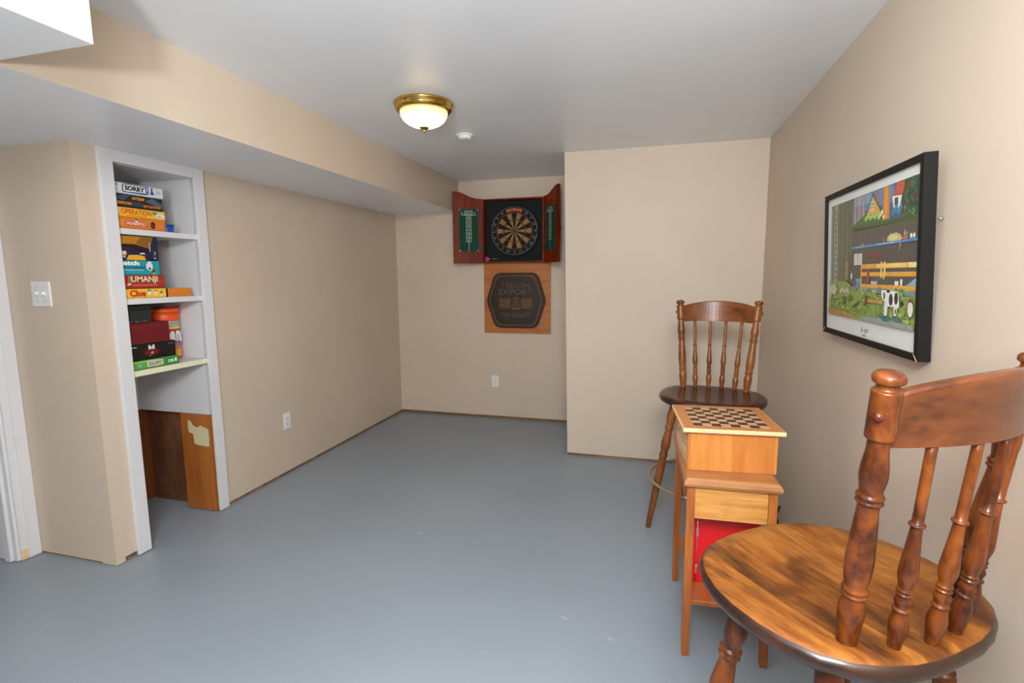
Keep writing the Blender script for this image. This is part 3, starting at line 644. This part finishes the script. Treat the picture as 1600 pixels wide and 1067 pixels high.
# ------------------------------------------------------------------ dart cabinet
DX0, DX1, DZ0, DZ1, DYF = 0.936, 1.510, 1.500, 2.074, 4.560
dc = thing('dart_cabinet', 'open mahogany dartboard cabinet with scoreboard doors on the back wall', 'cabinet', ((DX0+DX1)/2, YB-0.002, DZ0))
cwid = (DX1-DX0)/2; cdep = YB-0.002-DYF; chh = DZ1-DZ0
for a, b2 in (((-cwid, -cdep, 0), (-cwid+0.014, 0, chh)), ((cwid-0.014, -cdep, 0), (cwid, 0, chh)), ((-cwid+0.014, -cdep, 0), (cwid-0.014, 0, 0.014)), ((-cwid+0.014, -cdep, chh-0.014), (cwid-0.014, 0, chh))):
    box('case_board', a, b2, M_cab, dc, 0.001, 1)
box('felt_back', (-cwid+0.014, -0.030, 0.014), (cwid-0.014, -0.002, chh-0.014), M_felt, dc)
def cab_door(side, ang, wd):
    """door hinged on one side; outline rises in an ogee towards its free edge"""
    hx = side*cwid; d = Vector((side*math.cos(ang), -math.sin(ang), 0)); n_in = Vector((-d.y, d.x, 0))*(1 if side < 0 else -1)
    if n_in.y > 0: n_in = -n_in
    o0 = Vector((hx, -cdep-0.001, 0))
    pts = [(0, -0.004), (wd, -0.004), (wd, chh+0.058), (wd-0.006, chh+0.066), (wd-0.018, chh+0.066)]
    for k in range(1, 13):
        s = k/12; pts.append((wd-0.018-(wd-0.045)*s, chh+0.004+0.062*(0.5+0.5*math.cos(PI*min(1, s*1.05)))))
    pts.append((0, chh+0.003))
    bm = bmesh.new(); f0 = [bm.verts.new(o0+d*a+Vector((0, 0, b2))) for a, b2 in pts]; f1 = [bm.verts.new(o0+d*a-n_in*0.016+Vector((0, 0, b2))) for a, b2 in pts]
    n = len(pts)
    for i in range(n): bm.faces.new((f0[i], f0[(i+1) % n], f1[(i+1) % n], f1[i]))
    bm.faces.new(f0); bm.faces.new(list(reversed(f1)))
    door = from_bm('door', bm, M_cab, dc)
    if side < 0: fr = Frame(o0+d*wd, -d, (0, 0, 1))
    else: fr = Frame(o0, d, (0, 0, 1))
    if fr.n.dot(n_in) < 0: fr.n = -fr.n
    p0, p1 = (0.058, wd-0.042) if side < 0 else (0.042, wd-0.058)
    cbk = slab('scoreboard', fr, p0, 0.105, p1, 0.485, 0.0, 0.003, M_chalk, door)
    c = (p0+p1)/2; f2 = Frame(fr(0, 0, 0.0035), fr.r, fr.u); f2.n = fr.n
    Sx = []; hw_ = 0.023
    L_ = 'C4C6B4'
    def bar(a0, b0, a1, b1): Sx.append((L_, rect(a0, b0, a1, b1)))
    for (a0, b0, a1, b1) in ((c-.036, .434, c+.036, .470),):
        bar(a0, b0, a1, b0+.003); bar(a0, b1-.003, a1, b1); bar(a0, b0, a0+.003, b1); bar(a1-.003, b0, a1, b1)
    bar(c-.068, .430, c+.068, .434); bar(c-hw_, .19, c-hw_+.003, .43); bar(c+hw_-.003, .19, c+hw_, .43); bar(c-.0015, .105, c+.0015, .19)
    for k in range(8): bar(c-hw_, .19+.0343*k, c+hw_, .193+.0343*k)
    prints('score_lines', f2, Sx, cbk)
    for k, t_ in enumerate(('20', '19', '18', '17', '16', '15', 'B')): text('score_number', t_, f2, (c-.014, .401-.0343*k, c+.014, .423-.0343*k), M_chalkline, cbk, 0.0008, keep=True)
    text('score_heading', 'DARTS', f2, (c-.030, .442, c+.030, .462), M_chalkline, cbk, 0.0008)
    text('score_mark', 'H', f2, (c-.068, .440, c-.052, .458), M_chalkline, cbk, 0.0008, keep=True); text('score_mark', 'V', f2, (c+.052, .440, c+.068, .458), M_chalkline, cbk, 0.0008, keep=True)
    for z in (0.105, 0.43):
        slab('hinge', fr, (wd-0.024 if side < 0 else 0.0), z, (wd+0.002 if side < 0 else 0.024), z+0.05, 0.0005, 0.005, M_slot, door)
    for a in (p0+.006, p1-.006):
        for z in (0.112, 0.478):
            slab('corner_tack', fr, a-.004, z-.004, a+.004, z+.004, 0.003, 0.006, M_wire, door)
    if side > 0:
        M2, L = axis_matrix(o0+d*(wd-0.03)-n_in*0.016+Vector((0, 0, 0.27)), o0+d*(wd-0.03)-n_in*0.036+Vector((0, 0, 0.27)))
        bm = bmesh.new(); lathe_bm(bm, [(0.006, 0), (0.006, L*.4), (0.013, L*.6), (0.012, L*.9), (0.004, L)], 16, M2); from_bm('knob', bm, M_slot, door, True)
cab_door(-1, math.radians(25), 0.272)
cab_door(1, math.radians(52), 0.276)

# dartboard hanging in the cabinet
BX, BZ, BR = 1.228, 1.785, 0.2275
db = thing('dartboard', 'round sisal dartboard with black and tan segments inside the cabinet', 'dartboard', (BX, YB-0.0325, BZ))
FB = Frame((0, -0.036, 0), (1, 0, 0), (0, 0, 1))
bm = bmesh.new(); Mk, L = axis_matrix((0, 0, 0), (0, -0.036, 0)); lathe_bm(bm, [(BR-0.004, 0), (BR, 0.003), (BR, L-0.003), (BR-0.003, L)], 64, Mk); from_bm('board_disc', bm, M_sisal_d, db)
NUM = [20, 1, 18, 4, 13, 6, 10, 15, 2, 17, 3, 19, 7, 16, 8, 11, 14, 9, 12, 5]
def wedge(name, r0, r1, a0, a1, c0, c1, mat, parent, n=4):
    bm = bmesh.new(); t0, t1, b0, b1 = [], [], [], []
    for i in range(n+1):
        a = a0+(a1-a0)*i/n; s_, c_ = math.sin(a), math.cos(a)
        t0.append(bm.verts.new(FB(r0*s_, r0*c_, c1))); t1.append(bm.verts.new(FB(r1*s_, r1*c_, c1)))
        b0.append(bm.verts.new(FB(r0*s_, r0*c_, c0))); b1.append(bm.verts.new(FB(r1*s_, r1*c_, c0)))
    for i in range(n):
        bm.faces.new((t0[i], t1[i], t1[i+1], t0[i+1])); bm.faces.new((b0[i], b0[i+1], b1[i+1], b1[i]))
        bm.faces.new((t1[i], b1[i], b1[i+1], t1[i+1])); bm.faces.new((t0[i], t0[i+1], b0[i+1], b0[i]))
    bm.faces.new((t0[0], b0[0], b1[0], t1[0])); bm.faces.new((t0[n], t1[n], b1[n], b0[n]))
    return from_bm(name, bm, mat, parent)
g_ = 0.006
for k in range(20):
    a0 = 2*PI*(k-0.5)/20+g_; a1 = 2*PI*(k+0.5)/20-g_; dk = k % 2 == 0
    wedge('segment', 0.018, 0.097, a0, a1, 0.0, 0.0015, M_sisal_d if dk else M_sisal_l, db)
    wedge('segment', 0.106, 0.160, a0, a1, 0.0, 0.0015, M_sisal_d if dk else M_sisal_l, db)
    wedge('treble_bed', 0.0975, 0.1055, a0, a1, 0.0, 0.0015, M_ring_r if dk else M_ring_g, db, 3)
    wedge('double_bed', 0.1605, 0.1695, a0, a1, 0.0, 0.0015, M_ring_r if dk else M_ring_g, db, 3)
for r in (0.0075, 0.0175): wedge('bull_ring', 0.0005 if r < .01 else 0.008, r, 0, 2*PI, 0.0, 0.0018, M_ring_r if r < .01 else M_ring_g, db, 24)
tube('number_wire', [FB(0.214*math.sin(2*PI*i/60), 0.214*math.cos(2*PI*i/60), 0.004) for i in range(60)], 0.0022, M_wire, db, 6, True)
for k, nn in enumerate(NUM):
    a = 2*PI*k/20; text('numeral', str(nn), FB, (0.193*math.sin(a)-.012, 0.193*math.cos(a)-.011, 0.193*math.sin(a)+.012, 0.193*math.cos(a)+.011), M_wire, db, 0.003, keep=True, rot=-a if abs(a-PI) > PI/2 else -a+PI)
wedge('maker_label', 0.178, 0.203, -0.40, 0.40, 0.0, 0.0012, M_orange_lab, db, 16)
# darts stuck in the board and one in the cabinet
def dart(label, tip, direction, flight, lay=False):
    d = Vector(direction).normalized(); L = 0.125; o = Vector(tip); M2, _ = axis_matrix((0, 0, 0), d)
    t = thing('dart', label, 'dart', o)
    bm = bmesh.new(); lathe_bm(bm, [(0.0006, 0), (0.0012, 0.03), (0.0035, 0.034), (0.0035, 0.075), (0.002, 0.080), (0.002, 0.10)], 10, M2); from_bm('barrel', bm, M_wire, t, True)
    bm = bmesh.new()
    for q_ in range(2):
        v_ = [Vector((0.020*math.cos(q_*PI/2)*s, 0.020*math.sin(q_*PI/2)*s, z)) for s, z in ((-1, 0.113), (1, 0.113), (1, 0.135), (0, 0.140), (-1, 0.135))]
        v_ += [Vector((0, 0, 0.092))]
        f_ = [bm.verts.new(M2 @ p) for p in (v_[5], v_[1], v_[2], v_[3], v_[4], v_[0])]; bm.faces.new(f_)
        off = M2.to_3x3() @ Vector((-math.sin(q_*PI/2), math.cos(q_*PI/2), 0))*0.0006
        f2 = [bm.verts.new(p.co+off) for p in f_]; bm.faces.new(list(reversed(f2)))
        for i in range(6): bm.faces.new((f_[i], f_[(i+1) % 6], f2[(i+1) % 6], f2[i]))
    from_bm('flight', bm, flight, t)
    return t
dart('dark dart stuck in the dartboard above and left of the bull', (BX-0.015, YB-0.0715, BZ+0.055), (-0.1, -1, 0.05), M_slot)
dart('dark dart stuck in the dartboard level with the bull, at its left', (BX-0.055, YB-0.0715, BZ+0.02), (-0.05, -1, 0.0), M_slot)
tag(dart('dart with pink flight lying in the bottom corner of the dart cabinet', (1.09, YB-0.075, DZ0+0.0355), (-1, -0.05, 0.0), M_pink), 'dart with pink flight lying in the bottom corner of the dart cabinet', 'dart')

# ------------------------------------------------------------------ beer plaque on a wooden board
sg = thing('plaque_sign', 'dark six-sided plaque mounted on an oak board under the dart cabinet', 'sign', (1.234, YB, 0.842))
box('oak_board', (-0.320, -0.019, 0.0), (0.320, 0.0, 0.655), M_plank, sg, 0.001, 1)
FS = Frame((0, -0.019, 0), (1, 0, 0), (0, 0, 1))
def hexa(w, h, wc, r, cx=-0.004, cz=0.309):
    """rounded six-sided shield: width w at mid, wc at top and bottom, height h"""
    P = [(w/2, 0), (wc/2, h/2), (-wc/2, h/2), (-w/2, 0), (-wc/2, -h/2), (wc/2, -h/2)]; out = []
    for i in range(6):
        p = Vector(P[i]); a = (Vector(P[i-1])-p).normalized(); c = (Vector(P[(i+1) % 6])-p).normalized(); rr_ = r*(0.55 if i in (0, 3) else 1)
        for k in range(7):
            s = k/6; q_ = p+a*rr_*(1-s)**2+c*rr_*s**2
            out.append((cx+q_.x, cz+q_.y))
    return out
def hex_ring(name, o_, i_, c0, c1, mat, parent, fill=False):
    bm = bmesh.new(); n = len(o_)
    ob = [bm.verts.new(FS(a, b2, c0)) for a, b2 in o_]; ot = [bm.verts.new(FS(a*0.992+(-0.004)*0.008, 0.309+(b2-0.309)*0.992, c1)) for a, b2 in o_]
    for i in range(n): bm.faces.new((ob[i], ob[(i+1) % n], ot[(i+1) % n], ot[i]))
    if fill: bm.faces.new(ot)
    else:
        it = [bm.verts.new(FS(a, b2, c1)) for a, b2 in i_]; ib = [bm.verts.new(FS(a, b2, c0)) for a, b2 in i_]
        for i in range(n): bm.faces.new((ot[i], ot[(i+1) % n], it[(i+1) % n], it[i])); bm.faces.new((it[i], it[(i+1) % n], ib[(i+1) % n], ib[i]))
    return from_bm(name, bm, mat, parent)
pq = hex_ring('plaque', hexa(0.555, 0.500, 0.395, 0.06), None, 0.0, 0.020, M_plaque, sg, True)
hex_ring('raised_rim', hexa(0.535, 0.482, 0.380, 0.055), hexa(0.490, 0.440, 0.345, 0.05), 0.020, 0.030, M_plaque_hi, pq)
hex_ring('outer_rim', hexa(0.572, 0.516, 0.405, 0.062), hexa(0.540, 0.488, 0.384, 0.056), 0.0, 0.026, M_plaque, pq)
FS2 = Frame(FS(-0.004, 0.309, 0.020), FS.r, FS.u)
def let(t_, rc_): return text('lettering', t_, FS2, rc_, M_plaque_let, pq, 0.003, 0.012)
let('MOLSON', (-0.130, 0.118, 0.130, 0.160)); let('EXPORT', (-0.165, 0.052, 0.165, 0.108)); let('ON DRAFT', (-0.145, -0.158, 0.145, -0.112))
# tall ship between two cartouches
for s in (-1, 1): slab('side_panel', FS2, s*0.105-0.055, -0.075, s*0.105+0.055, 0.022, 0.0, 0.004, M_plaque_gold, pq)
for a0, b0, a1, b1 in ((-.028, .008, .036, .030), (-.034, -.022, .040, .002), (-.040, -.052, .040, -.028)):
    bm = bmesh.new(); pts = [(a0, b0), (a1, b0), (a1-.008, b1), (a0+.008, b1)]
    f0 = [bm.verts.new(FS2(x, y, 0)) for x, y in pts]; f1 = [bm.verts.new(FS2(x, y, 0.006)) for x, y in pts]
    for i in range(4): bm.faces.new((f0[i], f0[(i+1) % 4], f1[(i+1) % 4], f1[i]))
    bm.faces.new(f1); from_bm('ship_sail', bm, M_plaque_hi, pq)
bm = bmesh.new(); pts = [(-.045, -.062), (.050, -.062), (.038, -.085), (-.032, -.085)]
f0 = [bm.verts.new(FS2(x, y, 0)) for x, y in pts]; f1 = [bm.verts.new(FS2(x, y, 0.007)) for x, y in pts]
for i in range(4): bm.faces.new((f0[i], f0[(i+1) % 4], f1[(i+1) % 4], f1[i]))
bm.faces.new(f1); from_bm('ship_hull', bm, M_plaque_let, pq)
slab('ship_mast', FS2, .002, -.085, .006, .042, 0, .005, M_plaque_let, pq)

# ------------------------------------------------------------------ games in the niche
XF = -0.012
FG = Frame((0, 0, 0), (0, 1, 0), (0, 0, 1))
def game(label, y0, y1, z0, z1, col, shapes=(), texts=(), depth=0.27, xf=XF, group=None, side=None):
    """a flat game box; shapes and texts in room (y, z) on its front"""
    yc = (y0+y1)/2
    t = thing('board_game_box', label, 'game box', (xf-depth/2, yc, z0))
    h_ = z1-z0-0.0006; m = inkmat(col)
    box('box_lid', (-depth/2, y0-yc, 0.0045), (depth/2, y1-yc, h_), m, t, 0.0012, 1)
    box('box_base', (-depth/2+0.002, y0-yc+0.002, 0.0), (depth/2-0.002, y1-yc-0.002, 0.0045), inkmat(side or col), t)
    fr = Frame((depth/2, -yc, -z0), (0, 1, 0), (0, 0, 1))
    if shapes: prints('printed_art', fr, list(shapes), t)
    for body, rc_, c, *rest in texts: text('lettering', body, fr, rc_, inkmat(c), t, 0.0022+0.0004*len(shapes)*0.1, rest[0] if rest else 0.0, shear=rest[1] if len(rest) > 1 else 0.0)
    return t
# top shelf, from the shelf upwards
Z1 = 1.620
game('orange hockey edition board game box on the top niche shelf', 1.83, 2.162, Z1, 1.676, 'DC7A2C',
  [('C8382E', [(1.953, 1.638), (2.060, 1.638), (2.063, 1.656), (2.02, 1.657), (2.008, 1.668), (1.995, 1.657), (1.950, 1.656)]), ('E8E0D0', ell(2.006, 1.660, .008, .008)), ('2A2A2A', ell(2.006, 1.666, .007, .003)), ('3A2420', ell(2.092, 1.647, .013, .018)), ('7A4A34', [(2.084, 1.655), (2.100, 1.640), (2.097, 1.636), (2.082, 1.650)])] + [('E8A468', rect(1.912, 1.632+.008*k, 1.938, 1.635+.008*k)) for k in range(4)],
  [('MONOPOLY', (1.955, 1.640, 2.058, 1.654), 'F4E8E0', 0.03), ('OFFICIAL', (2.112, 1.642, 2.148, 1.650), 'E8B080')], side='C06820')
game('yellow board game box with wavy orange lettering in the top niche stack', 1.83, 2.166, 1.6765, 1.722, 'F0BE34',
  [('F2D8DC', ell(1.913, 1.706, .012, .010)), ('B04A78', ell(1.913, 1.706, .007, .006)), ('5E8C8A', rect(2.094, 1.700, 2.118, 1.716)), ('E8E0E4', ell(2.136, 1.696, .024, .012)), ('7A5A94', rect(2.120, 1.690, 2.150, 1.693)), ('7A5A94', rect(2.124, 1.697, 2.140, 1.700)), ('C88A28', rect(1.962, 1.6835, 2.06, 1.687))],
  [('OPERATION', (1.932, 1.691, 2.086, 1.716), 'D8481C', 0.02)], side='D89C20')
game('dark smoky board game box with glowing orange lettering in the top niche stack', 1.83, 2.156, 1.7225, 1.786, '1E2630',
  [('3E4E5A', [(1.912, 1.765), (1.96, 1.784), (1.99, 1.784), (1.95, 1.752)]), ('506470', [(2.06, 1.762), (2.10, 1.782), (2.15, 1.76), (2.154, 1.735), (2.12, 1.745)]), ('2E4456', ell(2.02, 1.742, .03, .010)), ('6A1E16', [(1.975, 1.760), (2.02, 1.782), (2.065, 1.770), (2.05, 1.758)]), ('7E2A14', [(1.906, 1.745), (1.915, 1.752), (1.99, 1.748), (1.995, 1.734), (1.908, 1.734)]), ('7E2A14', [(2.045, 1.745), (2.14, 1.742), (2.147, 1.734), (2.05, 1.730)]), ('D8D8D4', rect(1.898, 1.762, 1.912, 1.782))],
  [('BATTLESHIP', (1.995, 1.763, 2.056, 1.776), 'E8A43C', 0.03), ('HIDDEN FLEET', (1.912, 1.737, 1.990, 1.748), 'E89A38', 0.03), ('BATTLE MODE', (2.050, 1.733, 2.138, 1.744), 'E88A30', 0.03)], side='14181E')
game('white board game box with blue and black lettering on top of the top niche stack', 1.83, 2.164, 1.7865, 1.838, 'DADCDA',
  [('8CB8BC', rect(1.895, 1.820, 1.931, 1.834)), ('2E4F8C', [(1.948, 1.798), (1.952, 1.832), (1.985, 1.836), (2.05, 1.834), (2.085, 1.835), (2.086, 1.799), (2.06, 1.794), (1.96, 1.794)]), ('F0F0EC', [(1.954, 1.801), (1.957, 1.829), (1.988, 1.832), (2.05, 1.830), (2.068, 1.830), (2.068, 1.802), (1.97, 1.798)]), ('2E4F8C', [(2.092, 1.800), (2.116, 1.800), (2.108, 1.817), (2.105, 1.825), (2.100, 1.825), (2.098, 1.817)]), ('2E4F8C', ell(2.103, 1.829, .006, .005)), ('F0F0EC', rect(2.074, 1.812, 2.079, 1.830)), ('F0F0EC', ell(2.0765, 1.805, .003)), ('D05040', rect(2.121, 1.826, 2.130, 1.829))] + [('9A9A98', rect(2.122, 1.806+.006*k, 2.150, 1.8085+.006*k)) for k in range(3)] + [('A8AAA8', rect(1.904, 1.800+.007*k, 1.93, 1.8025+.007*k)) for k in range(2)],
  [('SORRY', (1.961, 1.804, 2.063, 1.827), '141A24', 0.045)], side='C4C6C4')
bt = thing('blue_box', 'small blue plastic box beside the top stack of games', 'box', (-0.06, 2.192, Z1))
box('body', (-0.045, -0.022, 0), (0.045, 0.022, 0.032), inkmat('1E4FA8'), bt, 0.002, 1); box('lid', (-0.048, -0.025, 0.0322), (0.048, 0.025, 0.042), inkmat('1A3E86'), bt, 0.002, 1)
# middle shelf
Z2 = 1.281
game('yellow board game box with fat red lettering on the middle niche shelf', 1.82, 2.132, Z2, 1.3285, 'EFC23C',
  [('E8DCE0', rect(1.895, 1.308, 1.920, 1.322)), ('5A3A6A', rect(1.900, 1.310, 1.914, 1.314)), ('3A8C94', ell(2.038, 1.316, .011, .009)), ('F0E8C8', ell(2.038, 1.306, .009, .010)), ('D88070', ell(2.072, 1.312, .011, .010)), ('F0E0B0', ell(2.072, 1.307, .010, .006)), ('2E7A9A', [(2.096, 1.306), (2.104, 1.320), (2.112, 1.306), (2.104, 1.300)]), ('E8E0C0', rect(2.098, 1.291, 2.110, 1.296)), ('E8E0C0', rect(2.066, 1.291, 2.078, 1.296))],
  [('Clue', (1.934, 1.290, 2.018, 1.323), 'D23A1E', 0.05)], side='D0A428')
game('red board game box with cream lettering in the middle niche stack', 1.82, 2.129, 1.329, 1.396, 'A82E24',
  [('D8B4A0', ell(1.908, 1.363, .008, .007)), ('C08468', rect(1.955, 1.342, 2.085, 1.350))] + [('8E2018', rect(1.96+.012*k, 1.341, 1.964+.012*k, 1.352)) for k in range(10)] + [('C89880', rect(2.092, 1.362, 2.118, 1.364))],
  [('JUMANJI', (1.932, 1.354, 2.088, 1.391), 'EBDDB4', 0.025), ('J', (1.926, 1.346, 1.946, 1.391), 'EBDDB4', 0.03)], side='8E2018')
game('teal board game box with white lettering in the middle niche stack', 1.82, 2.107, 1.3965, 1.468, '1E9AA2',
  [('E4E0DC', ell(2.052, 1.440, .018, .020)), ('C8B8B0', ell(2.058, 1.424, .010, .008)), ('5A3A34', ell(2.052, 1.430, .006)), ('6A3A30', ell(2.072, 1.416, .009, .010)), ('C89A30', [(2.066, 1.398), (2.084, 1.398), (2.080, 1.410), (2.068, 1.410)]), ('E8E0D8', rect(2.044, 1.459, 2.064, 1.464)), ('A8DCDC', rect(1.918, 1.4195, 2.02, 1.4225)), ('E8F0F0', rect(1.893, 1.402, 1.900, 1.410))],
  [('catch', (1.892, 1.444, 1.998, 1.466), 'F4F6F4', 0.05), ('phrase!', (1.892, 1.424, 2.030, 1.443), '34508A', 0.035)], side='167C84')
game('tall dark blue and amber game box in the middle niche stack', 1.82, 2.108, 1.4685, 1.586, '1A2040',
  [('B47A1E', [(1.82, 1.545), (1.98, 1.548), (2.06, 1.530), (2.085, 1.586), (1.82, 1.586)]), ('8A5A20', [(1.99, 1.55), (2.06, 1.532), (2.085, 1.586), (2.02, 1.586)]), ('24181E', [(1.82, 1.515), (1.97, 1.52), (2.05, 1.505), (2.06, 1.530), (1.98, 1.546), (1.82, 1.546)]), ('3A2440', [(1.88, 1.518), (1.97, 1.521), (1.95, 1.532), (1.90, 1.53)]), ('E8A62C', [(1.935, 1.470), (2.036, 1.470), (2.030, 1.490), (2.00, 1.496), (1.95, 1.494)]), ('E8A62C', rect(1.895, 1.494, 1.94, 1.512)), ('8C88A0', ell(1.905, 1.572, .016, .008)), ('E8E8E8', [(2.005, 1.500), (2.012, 1.506), (2.030, 1.507), (2.034, 1.498), (2.024, 1.501), (2.012, 1.499)]), ('C8C8C8', rect(2.060, 1.515, 2.064, 1.56)), ('E8E8E8', rect(2.078, 1.480, 2.092, 1.483)), ('B04A60', rect(2.072, 1.491, 2.096, 1.493))],
  [('GAME', (1.870, 1.496, 1.934, 1.512), 'F4ECD8', 0.04), ('GIVE', (1.886, 1.480, 1.932, 1.491), 'E8E0D0', 0.03), ('2', (2.080, 1.500, 2.092, 1.514), 'E8E8E8')], side='101428')
ob = thing('orange_box', 'low orange box beside the yellow game on the middle niche shelf', 'box', (-0.085, 2.2175, Z2))
box('body', (-0.07, -0.070, 0), (0.07, 0.070, 0.046), inkmat('D8802C'), ob, 0.001, 1); box('end_panel', (-0.068, -0.0735, 0.001), (0.068, -0.0705, 0.045), inkmat('5A2410'), ob)
# bottom shelf
Z3 = 0.923
gb = game('bright green board game box under the black and maroon boxes', 1.855, 2.172, Z3, 0.969, '58A838',
  [('3E8A34', rect(2.06, .926, 2.170, .966)), ('2E6A2A', rect(1.894, .926, 1.912, .966)), ('7CC850', rect(1.915, .958, 2.05, .965)), ('E4E0D4', rect(1.990, .932, 2.078, .961)), ('8A9AB0', ell(1.95, .944, .014, .008)), ('D8E8D8', rect(2.108, .938, 2.138, .952)), ('5A7A9A', rect(2.112, .942, 2.124, .948)), ('D8E8D8', rect(2.144, .938, 2.158, .956))],
  [('DOG-OPOLY', (1.995, .936, 2.073, .957), '8A3A34', 0.03)], side='2E6A2A')
game('black game box with white emblem over a red glow in the niche', 1.85, 2.158, 0.9695, 1.053, '14100F',
  [('3A1014', ell(2.020, 1.008, .052, .026)), ('6A1A20', ell(2.020, 1.006, .036, .016)), ('DCD8D4', rect(2.004, 1.020, 2.038, 1.042)), ('14100F', [(2.012, 1.042), (2.020, 1.030), (2.028, 1.042)]), ('14100F', rect(2.019, 1.020, 2.023, 1.027)), ('D08080', [(2.012, .998), (2.022, 1.012), (2.030, 1.004), (2.026, .994)]), ('C8C4C0', rect(1.904, 1.036, 1.942, 1.040)), ('8A8684', rect(2.112, 1.036, 2.144, 1.039)), ('C8C4C0', rect(2.006, .986, 2.014, .988))], (), side='0A0808')
mb = game('large maroon game box on top of the black box in the niche', 1.85, 2.130, 1.0535, 1.158, '6A1218',
  [('8A3A3E', rect(1.86, 1.138, 2.128, 1.140)), ('8A3A3E', rect(1.86, 1.126, 2.128, 1.127)), ('8A4A4A', rect(1.86, 1.056, 2.128, 1.0575))], (), side='4E0C12')
bk = thing('black_box', 'flat black box lying on top of the maroon box in the niche', 'box', (-0.145, 1.948, 1.1585))
box('body', (-0.12, -0.095, 0), (0.12, 0.100, 0.062), inkmat('24282A'), bk, 0.002, 1); box('lid', (-0.122, -0.097, 0.0622), (0.122, 0.102, 0.085), inkmat('1C1F20'), bk, 0.002, 1)
prints('printed_line', Frame((0.12, 0, 0), (0, 1, 0), (0, 0, 1)), [('8A8C8A', rect(-.03+.04*k, .004, -.008+.04*k, .007)) for k in range(3)], bk)
# round toy bucket
tbk = thing('toy_bucket', 'orange toy bucket with white letters on a colourful wrap in the niche', 'bucket', (-0.195, 2.262, Z3))
hb = 0.288
def rb(z): return 0.066+0.0085*z/hb
bm = bmesh.new(); lathe_bm(bm, [(0.062, 0), (rb(0), 0.004)]+[(rb(z), z) for z in (0.08, 0.16, 0.24, hb-0.022)], 40); from_bm('bucket_body', bm, inkmat('E8541A'), tbk, True)
bm = bmesh.new(); lathe_bm(bm, [(rb(hb)+0.001, hb-0.021), (rb(hb)+0.004, hb-0.012), (rb(hb)+0.003, hb), (rb(hb)-0.006, hb+0.003), (0.03, hb+0.001)], 40); from_bm('bucket_lid', bm, inkmat('F0601C'), tbk, True)
def wrap_print(name, shapes, parent, lift=0.0008):
    vs_, fs, cl = [], [], []
    for i, (c, (a0, z0, a1, z1)) in enumerate(shapes):
        n = max(2, int(abs(a1-a0)/0.12)); k = len(vs_)
        for j in range(n+1):
            a = a0+(a1-a0)*j/n
            for z in (z0, z1): r = rb(z)+lift+0.0002*i; vs_.append((r*math.cos(a), r*math.sin(a), z))
        for j in range(n): fs.append((k+2*j, k+2*j+2, k+2*j+3, k+2*j+1)); cl.append(c)
    me = bpy.data.meshes.new(name); me.from_pydata(vs_, [], fs); at = me.color_attributes.new('Col', 'FLOAT_COLOR', 'CORNER')
    i = 0
    for f, c in zip(fs, cl):
        for _ in f: at.data[i].color = (*lin(c), 1); i += 1
    return link(name, me, M_ink, parent)
wrap_print('printed_wrap', [('E86A24', (-2.2, .01, 2.2, .215)), ('7AB8B0', (-2.2, .19, 2.2, .218)), ('D86A50', (-2.2, .202, 2.2, .208)), ('E8C860', (-2.2, .176, 2.2, .188)), ('A03A50', (-2.2, .095, 2.2, .172)), ('2E94C8', (-2.2, .082, 2.2, .094)), ('E8A030', (-1.0, .012, -.2, .05)), ('C83A6A', (-2.2, .008, 2.2, .016)), ('E8B040', (-.1, .02, .7, .06)), ('7A2A20', (-.35, .03, -.1, .075))], tbk)
for ch, a in (('e', -0.27), ('n', 0.19), ('g', 0.60)):
    r = rb(.14)+0.004; frc = Frame((r*math.cos(a), r*math.sin(a), 0), (-math.sin(a), math.cos(a), 0), (0, 0, 1))
    text('lettering', ch, frc, (-.0155, .105 if ch != 'g' else .092, .0155, .165), inkmat('F0ECE8'), tbk, 0.001, 0.05)
hp = [(0.077*math.cos(a), 0.077*math.sin(a), hb-0.01+0.03*max(0, math.cos((a-0.3)*1.0))) for a in [-1.2+2.7*i/14 for i in range(15)]]
tube('bucket_handle', hp, 0.003, inkmat('B8281A'), tbk)
